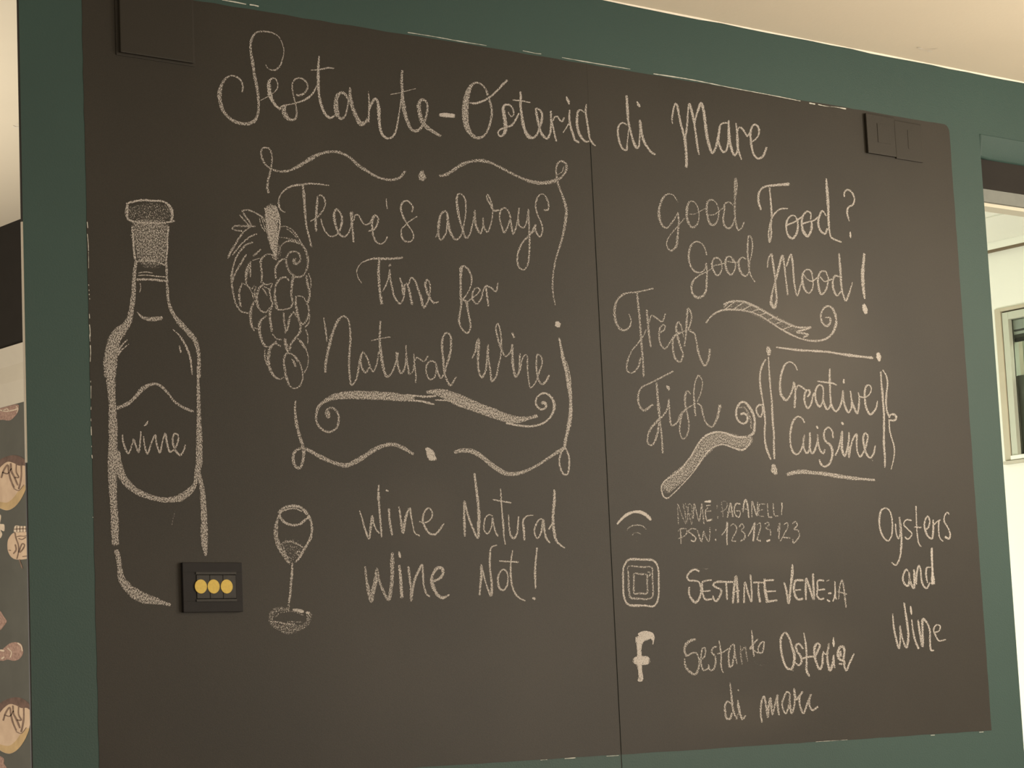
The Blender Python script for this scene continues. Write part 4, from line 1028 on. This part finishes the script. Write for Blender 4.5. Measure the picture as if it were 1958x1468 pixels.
s1 = tag(empty('switch_plate', (3.78, BY, 2.471)), 'painted-over switch plate with one square rocker, left of the pair at top right', 'switch', None)
b = MB(); b.box(3.736, 3.8235, BY - 0.0065, BY - 0.0001, 2.4715, 2.557, 0.0012); b.build('cover_plate', M['board'], s1)
b = MB(); b.box(3.768, 3.8075, BY - 0.0074, BY - 0.006, 2.497, 2.5385, 0.0005); b.build('rocker', M['board'], s1)
s2 = tag(empty('switch_plate', (3.865, BY, 2.469)), 'painted-over switch plate with narrow rocker, right of the pair at top right', 'switch', None)
b = MB(); b.box(3.8262, 3.9120, BY - 0.0040, BY - 0.0001, 2.4695, 2.553, 0.0012); b.build('cover_plate', M['board'], s2)
b = MB(); b.box(3.866, 3.882, BY - 0.0046, BY - 0.0036, 2.495, 2.5365, 0.0004); b.build('rocker', M['board'], s2)

so = tag(empty('wall_socket', (2.093, BY, 1.525)), 'black wall plate with three round yellow stickers in a row, right of the drawn bottle', 'socket')
XA, XB, ZA, ZB = 2.0375, 2.1510, 1.5255, 1.6060
mx0, mx1, mz0, mz1 = 2.0625, 2.1375, 1.5435, 1.5895
def bx(name, a, b_, c, d, y0, y1, m, par, bev=0.0008):
    q = MB(); q.box(a, b_, BY - y1, BY - y0, c, d, bev); return q.build(name, m, par)
q = MB()
q.box(XA, XB, BY - 0.006, BY, ZA, mz0, 0.001); q.box(XA, XB, BY - 0.006, BY, mz1, ZB, 0.001)
q.box(XA, mx0, BY - 0.006, BY, mz0 - 0.001, mz1 + 0.001, 0.001); q.box(mx1, XB, BY - 0.006, BY, mz0 - 0.001, mz1 + 0.001, 0.001)
q.build('cover_plate', M['black'], so)
bx('frame_lip', mx0 - 0.001, mx1 + 0.001, mz1 - 0.003, mz1 + 0.001, 0.0055, 0.0075, M['black2'], so, 0.0004)
bx('frame_lip', mx0 - 0.001, mx1 + 0.001, mz0 - 0.001, mz0 + 0.003, 0.0055, 0.0075, M['black2'], so, 0.0004)
mw = (mx1 - mx0) / 3
yc = on_y(408, 1121, BY).z
for i in range(3):
    md = bx('module', mx0 + i*mw + 0.0004, mx0 + (i+1)*mw - 0.0004, mz0 + 0.004, mz1 - 0.004, 0.0, 0.0072, M['black2'], so, 0.0008)
    cxp = on_y((384.2, 408.6, 433.6)[i], 1121, BY - 0.0077)
    bm = bmesh.new(); bmesh.ops.create_cone(bm, cap_ends=True, segments=40, radius1=0.0115, radius2=0.0113, depth=0.0006)
    bmesh.ops.rotate(bm, verts=bm.verts, matrix=Matrix.Rotation(math.pi/2, 3, 'X'), cent=(0, 0, 0))
    bmesh.ops.translate(bm, verts=bm.verts, vec=(cxp.x, BY - 0.0076, cxp.z))
    q = MB(); q.add(bm); tag(q.build('sticker', M['yellow'], md), 'round yellow sticker')

# ------------------------------------------------------------------ printed figures on the wallpaper at the left
def print_poly(name, pts, m, parent, lift, ox, oy, sc):
    P = [on_x(ox + x/sc, oy + y/sc, X_LEFT - 0.0006 - lift) for x, y in pts]
    ring = catmull([(p.y, p.z, 1) for p in P] + [(P[0].y, P[0].z, 1)], 0.004)[:-1]
    V = [(X_LEFT - 0.0006 - lift, a, b_) for a, b_, _ in ring]
    return link(name, V, [list(range(len(V)))], m, parent)
def print_lines(name, txt, m, parent, lift, ox, oy, sc):
    V, F, C = [], [], []
    for (w, d, pts) in parse(txt, ox, oy, sc):
        ribbon(V, F, C, pts, 1, lambda u, v, l: on_x(u, v, X_LEFT - 0.0006 - lift), 0, wk=0.8)
    return link(name, V, F, m, parent)

def oyster(ox, oy, sc, dx, dy):
    t = lambda L: [(x + dx, y + dy) for x, y in L]
    o = print_poly('oyster_print', t([(-70, 640), (-50, 545), (0, 500), (60, 470), (120, 462), (175, 480), (215, 520), (226, 600), (215, 700), (182, 790), (130, 865), (70, 902), (20, 896), (-30, 860), (-70, 760)]), M['print_body'], wl, 0, ox, oy, sc)
    print_poly('print_detail', t([(-60, 560), (-10, 505), (60, 470), (120, 462), (175, 480), (218, 522), (224, 560), (195, 545), (150, 545), (110, 525), (60, 515), (15, 545), (-40, 600)]), M['print_brown'], o, 0.0004, ox, oy, sc)
    print_poly('print_detail', t([(-55, 815), (0, 835), (60, 840), (110, 800), (150, 745), (195, 705), (213, 706), (182, 790), (130, 863), (70, 900), (20, 894), (-30, 858)]), M['print_base'], o, 0.0004, ox, oy, sc)
    T_ = '\n'.join('%s: %s' % (h, ' '.join('%g,%g' % (a + dx, b_ + dy) for a, b_ in L)) for h, L in [
        ('4', [(10, 640), (30, 580), (60, 540), (70, 600), (85, 660), (110, 720)]),
        ('4', [(85, 530), (90, 590), (115, 640), (140, 700)]),
        ('3', [(130, 530), (130, 600), (150, 640), (120, 640)]),
        ('4', [(170, 545), (170, 620), (160, 690), (150, 730)]),
        ('3', [(20, 600), (60, 610), (90, 570)]), ('2', [(110, 730), (150, 745), (190, 700)])])
    print_lines('print_detail', T_, M['print_vein'], o, 0.0008, ox, oy, sc)
    return o
oyster(0, 760, 4.195, 0, 0)
oyster(0, 1110, 4.10, 15, 452)
o = print_poly('shell_print', [(-40, 85), (0, 82), (60, 70), (120, 56), (150, 62), (148, 105), (120, 150), (80, 182), (20, 178), (-40, 175)], M['print_pink'], wl, 0, 0, 760, 4.195)
print_lines('print_detail', '3: 0,100 40,110 90,105 140,90\n2: 20,105 60,90 70,110\n2: 130,70 145,90 135,120', M['print_pale'], o, 0.0006, 0, 760, 4.195)
o = print_poly('fish_print', [(75, 1120), (100, 1090), (150, 1080), (232, 1078), (300, 1100), (320, 1190), (290, 1270), (232, 1288), (180, 1298), (110, 1292), (78, 1262), (60, 1212), (62, 1150)], M['print_body'], wl, 0, 0, 760, 4.195)
print_poly('print_detail', [(118, 1032), (170, 1030), (240, 1032), (300, 1040), (290, 1072), (230, 1074), (160, 1076), (112, 1078)], M['print_pale'], o, 0.0004, 0, 760, 4.195)
print_lines('print_detail', '3: 118,1080 128,1130 145,1180 148,1230 135,1290\n2: 68,1222 85,1225\n3: 108,1250 128,1220 122,1180\n3: 160,1240 185,1210 195,1180 180,1170 165,1195 150,1240\n2: 150,1130 175,1138 205,1120\n2: 135,1115 160,1110 190,1112 220,1105\n2: 112,1055 170,1052 235,1052\n2: 135,1032 134,1076\n2: 160,1032 158,1076\n2: 185,1032 184,1076\n2: 208,1032 208,1076\n3: 155,1300 165,1330 178,1368\n2: 180,1275 215,1270', M['print_vein'], o, 0.0008, 0, 760, 4.195)
o = print_poly('tail_print', [(-20, 940), (8, 945), (5, 985), (0, 1010), (35, 1020), (34, 1070), (5, 1062), (18, 1095), (10, 1120), (-20, 1125)], M['print_pale'], wl, 0, 0, 760, 4.195)
o = print_poly('shell_print', [(-30, 220), (0, 235), (30, 280), (52, 318), (30, 355), (5, 385), (-30, 390)], M['print_pink'], wl, 0, 0, 1110, 4.10)
o = print_poly('shell_print', [(-20, 545), (15, 540), (40, 520), (80, 490), (140, 484), (172, 505), (182, 560), (160, 605), (110, 628), (60, 618), (20, 628), (-20, 610)], M['print_pink'], wl, 0, 0, 1110, 4.10)
print_lines('print_detail', '3: 140,490 165,510 175,550\n2: 60,530 90,560 80,600\n4: 5,545 30,550\n4: 15,610 30,600', M['print_pale'], o, 0.0006, 0, 1110, 4.10)
o = print_poly('shell_print', [(-20, 1380), (10, 1378), (32, 1400), (30, 1430), (52, 1468), (50, 1520), (-20, 1520)], M['print_pink'], wl, 0, 0, 1110, 4.10)

# ------------------------------------------------------------------ flaws in the ceiling plaster
def ceil_pt(u, v):
    d = ray(u, v); return CAM + d * ((H - 0.0006 - CAM.z) / d.z)
V, F, C = [], [], []
for (w, d, pts) in parse('3: 1130,372 1160,380 1200,395 1240,400\n2: 1190,375 1230,385 1280,380', 1478, 0, 4.077):
    ribbon(V, F, C, pts, .5, lambda u, v, l: ceil_pt(u, v), 0, jit=0.4)
tag(link('plaster_patch', V, F, M['caulk'], None), 'small rough plaster patch on the ceiling above the chalkboard', 'plaster patch')
V, F, C = [], [], []
for (w, d, pts) in parse('3: 100,985 125,992 155,990\n2: 120,975 140,965', 0, 0, 4.077):
    ribbon(V, F, C, pts, .5, lambda u, v, l: ceil_pt(u, v), 0, jit=0.4)
tag(link('plaster_patch', V, F, M['caulk'], None), 'tiny plaster chip on the ceiling at the far left', 'plaster patch')
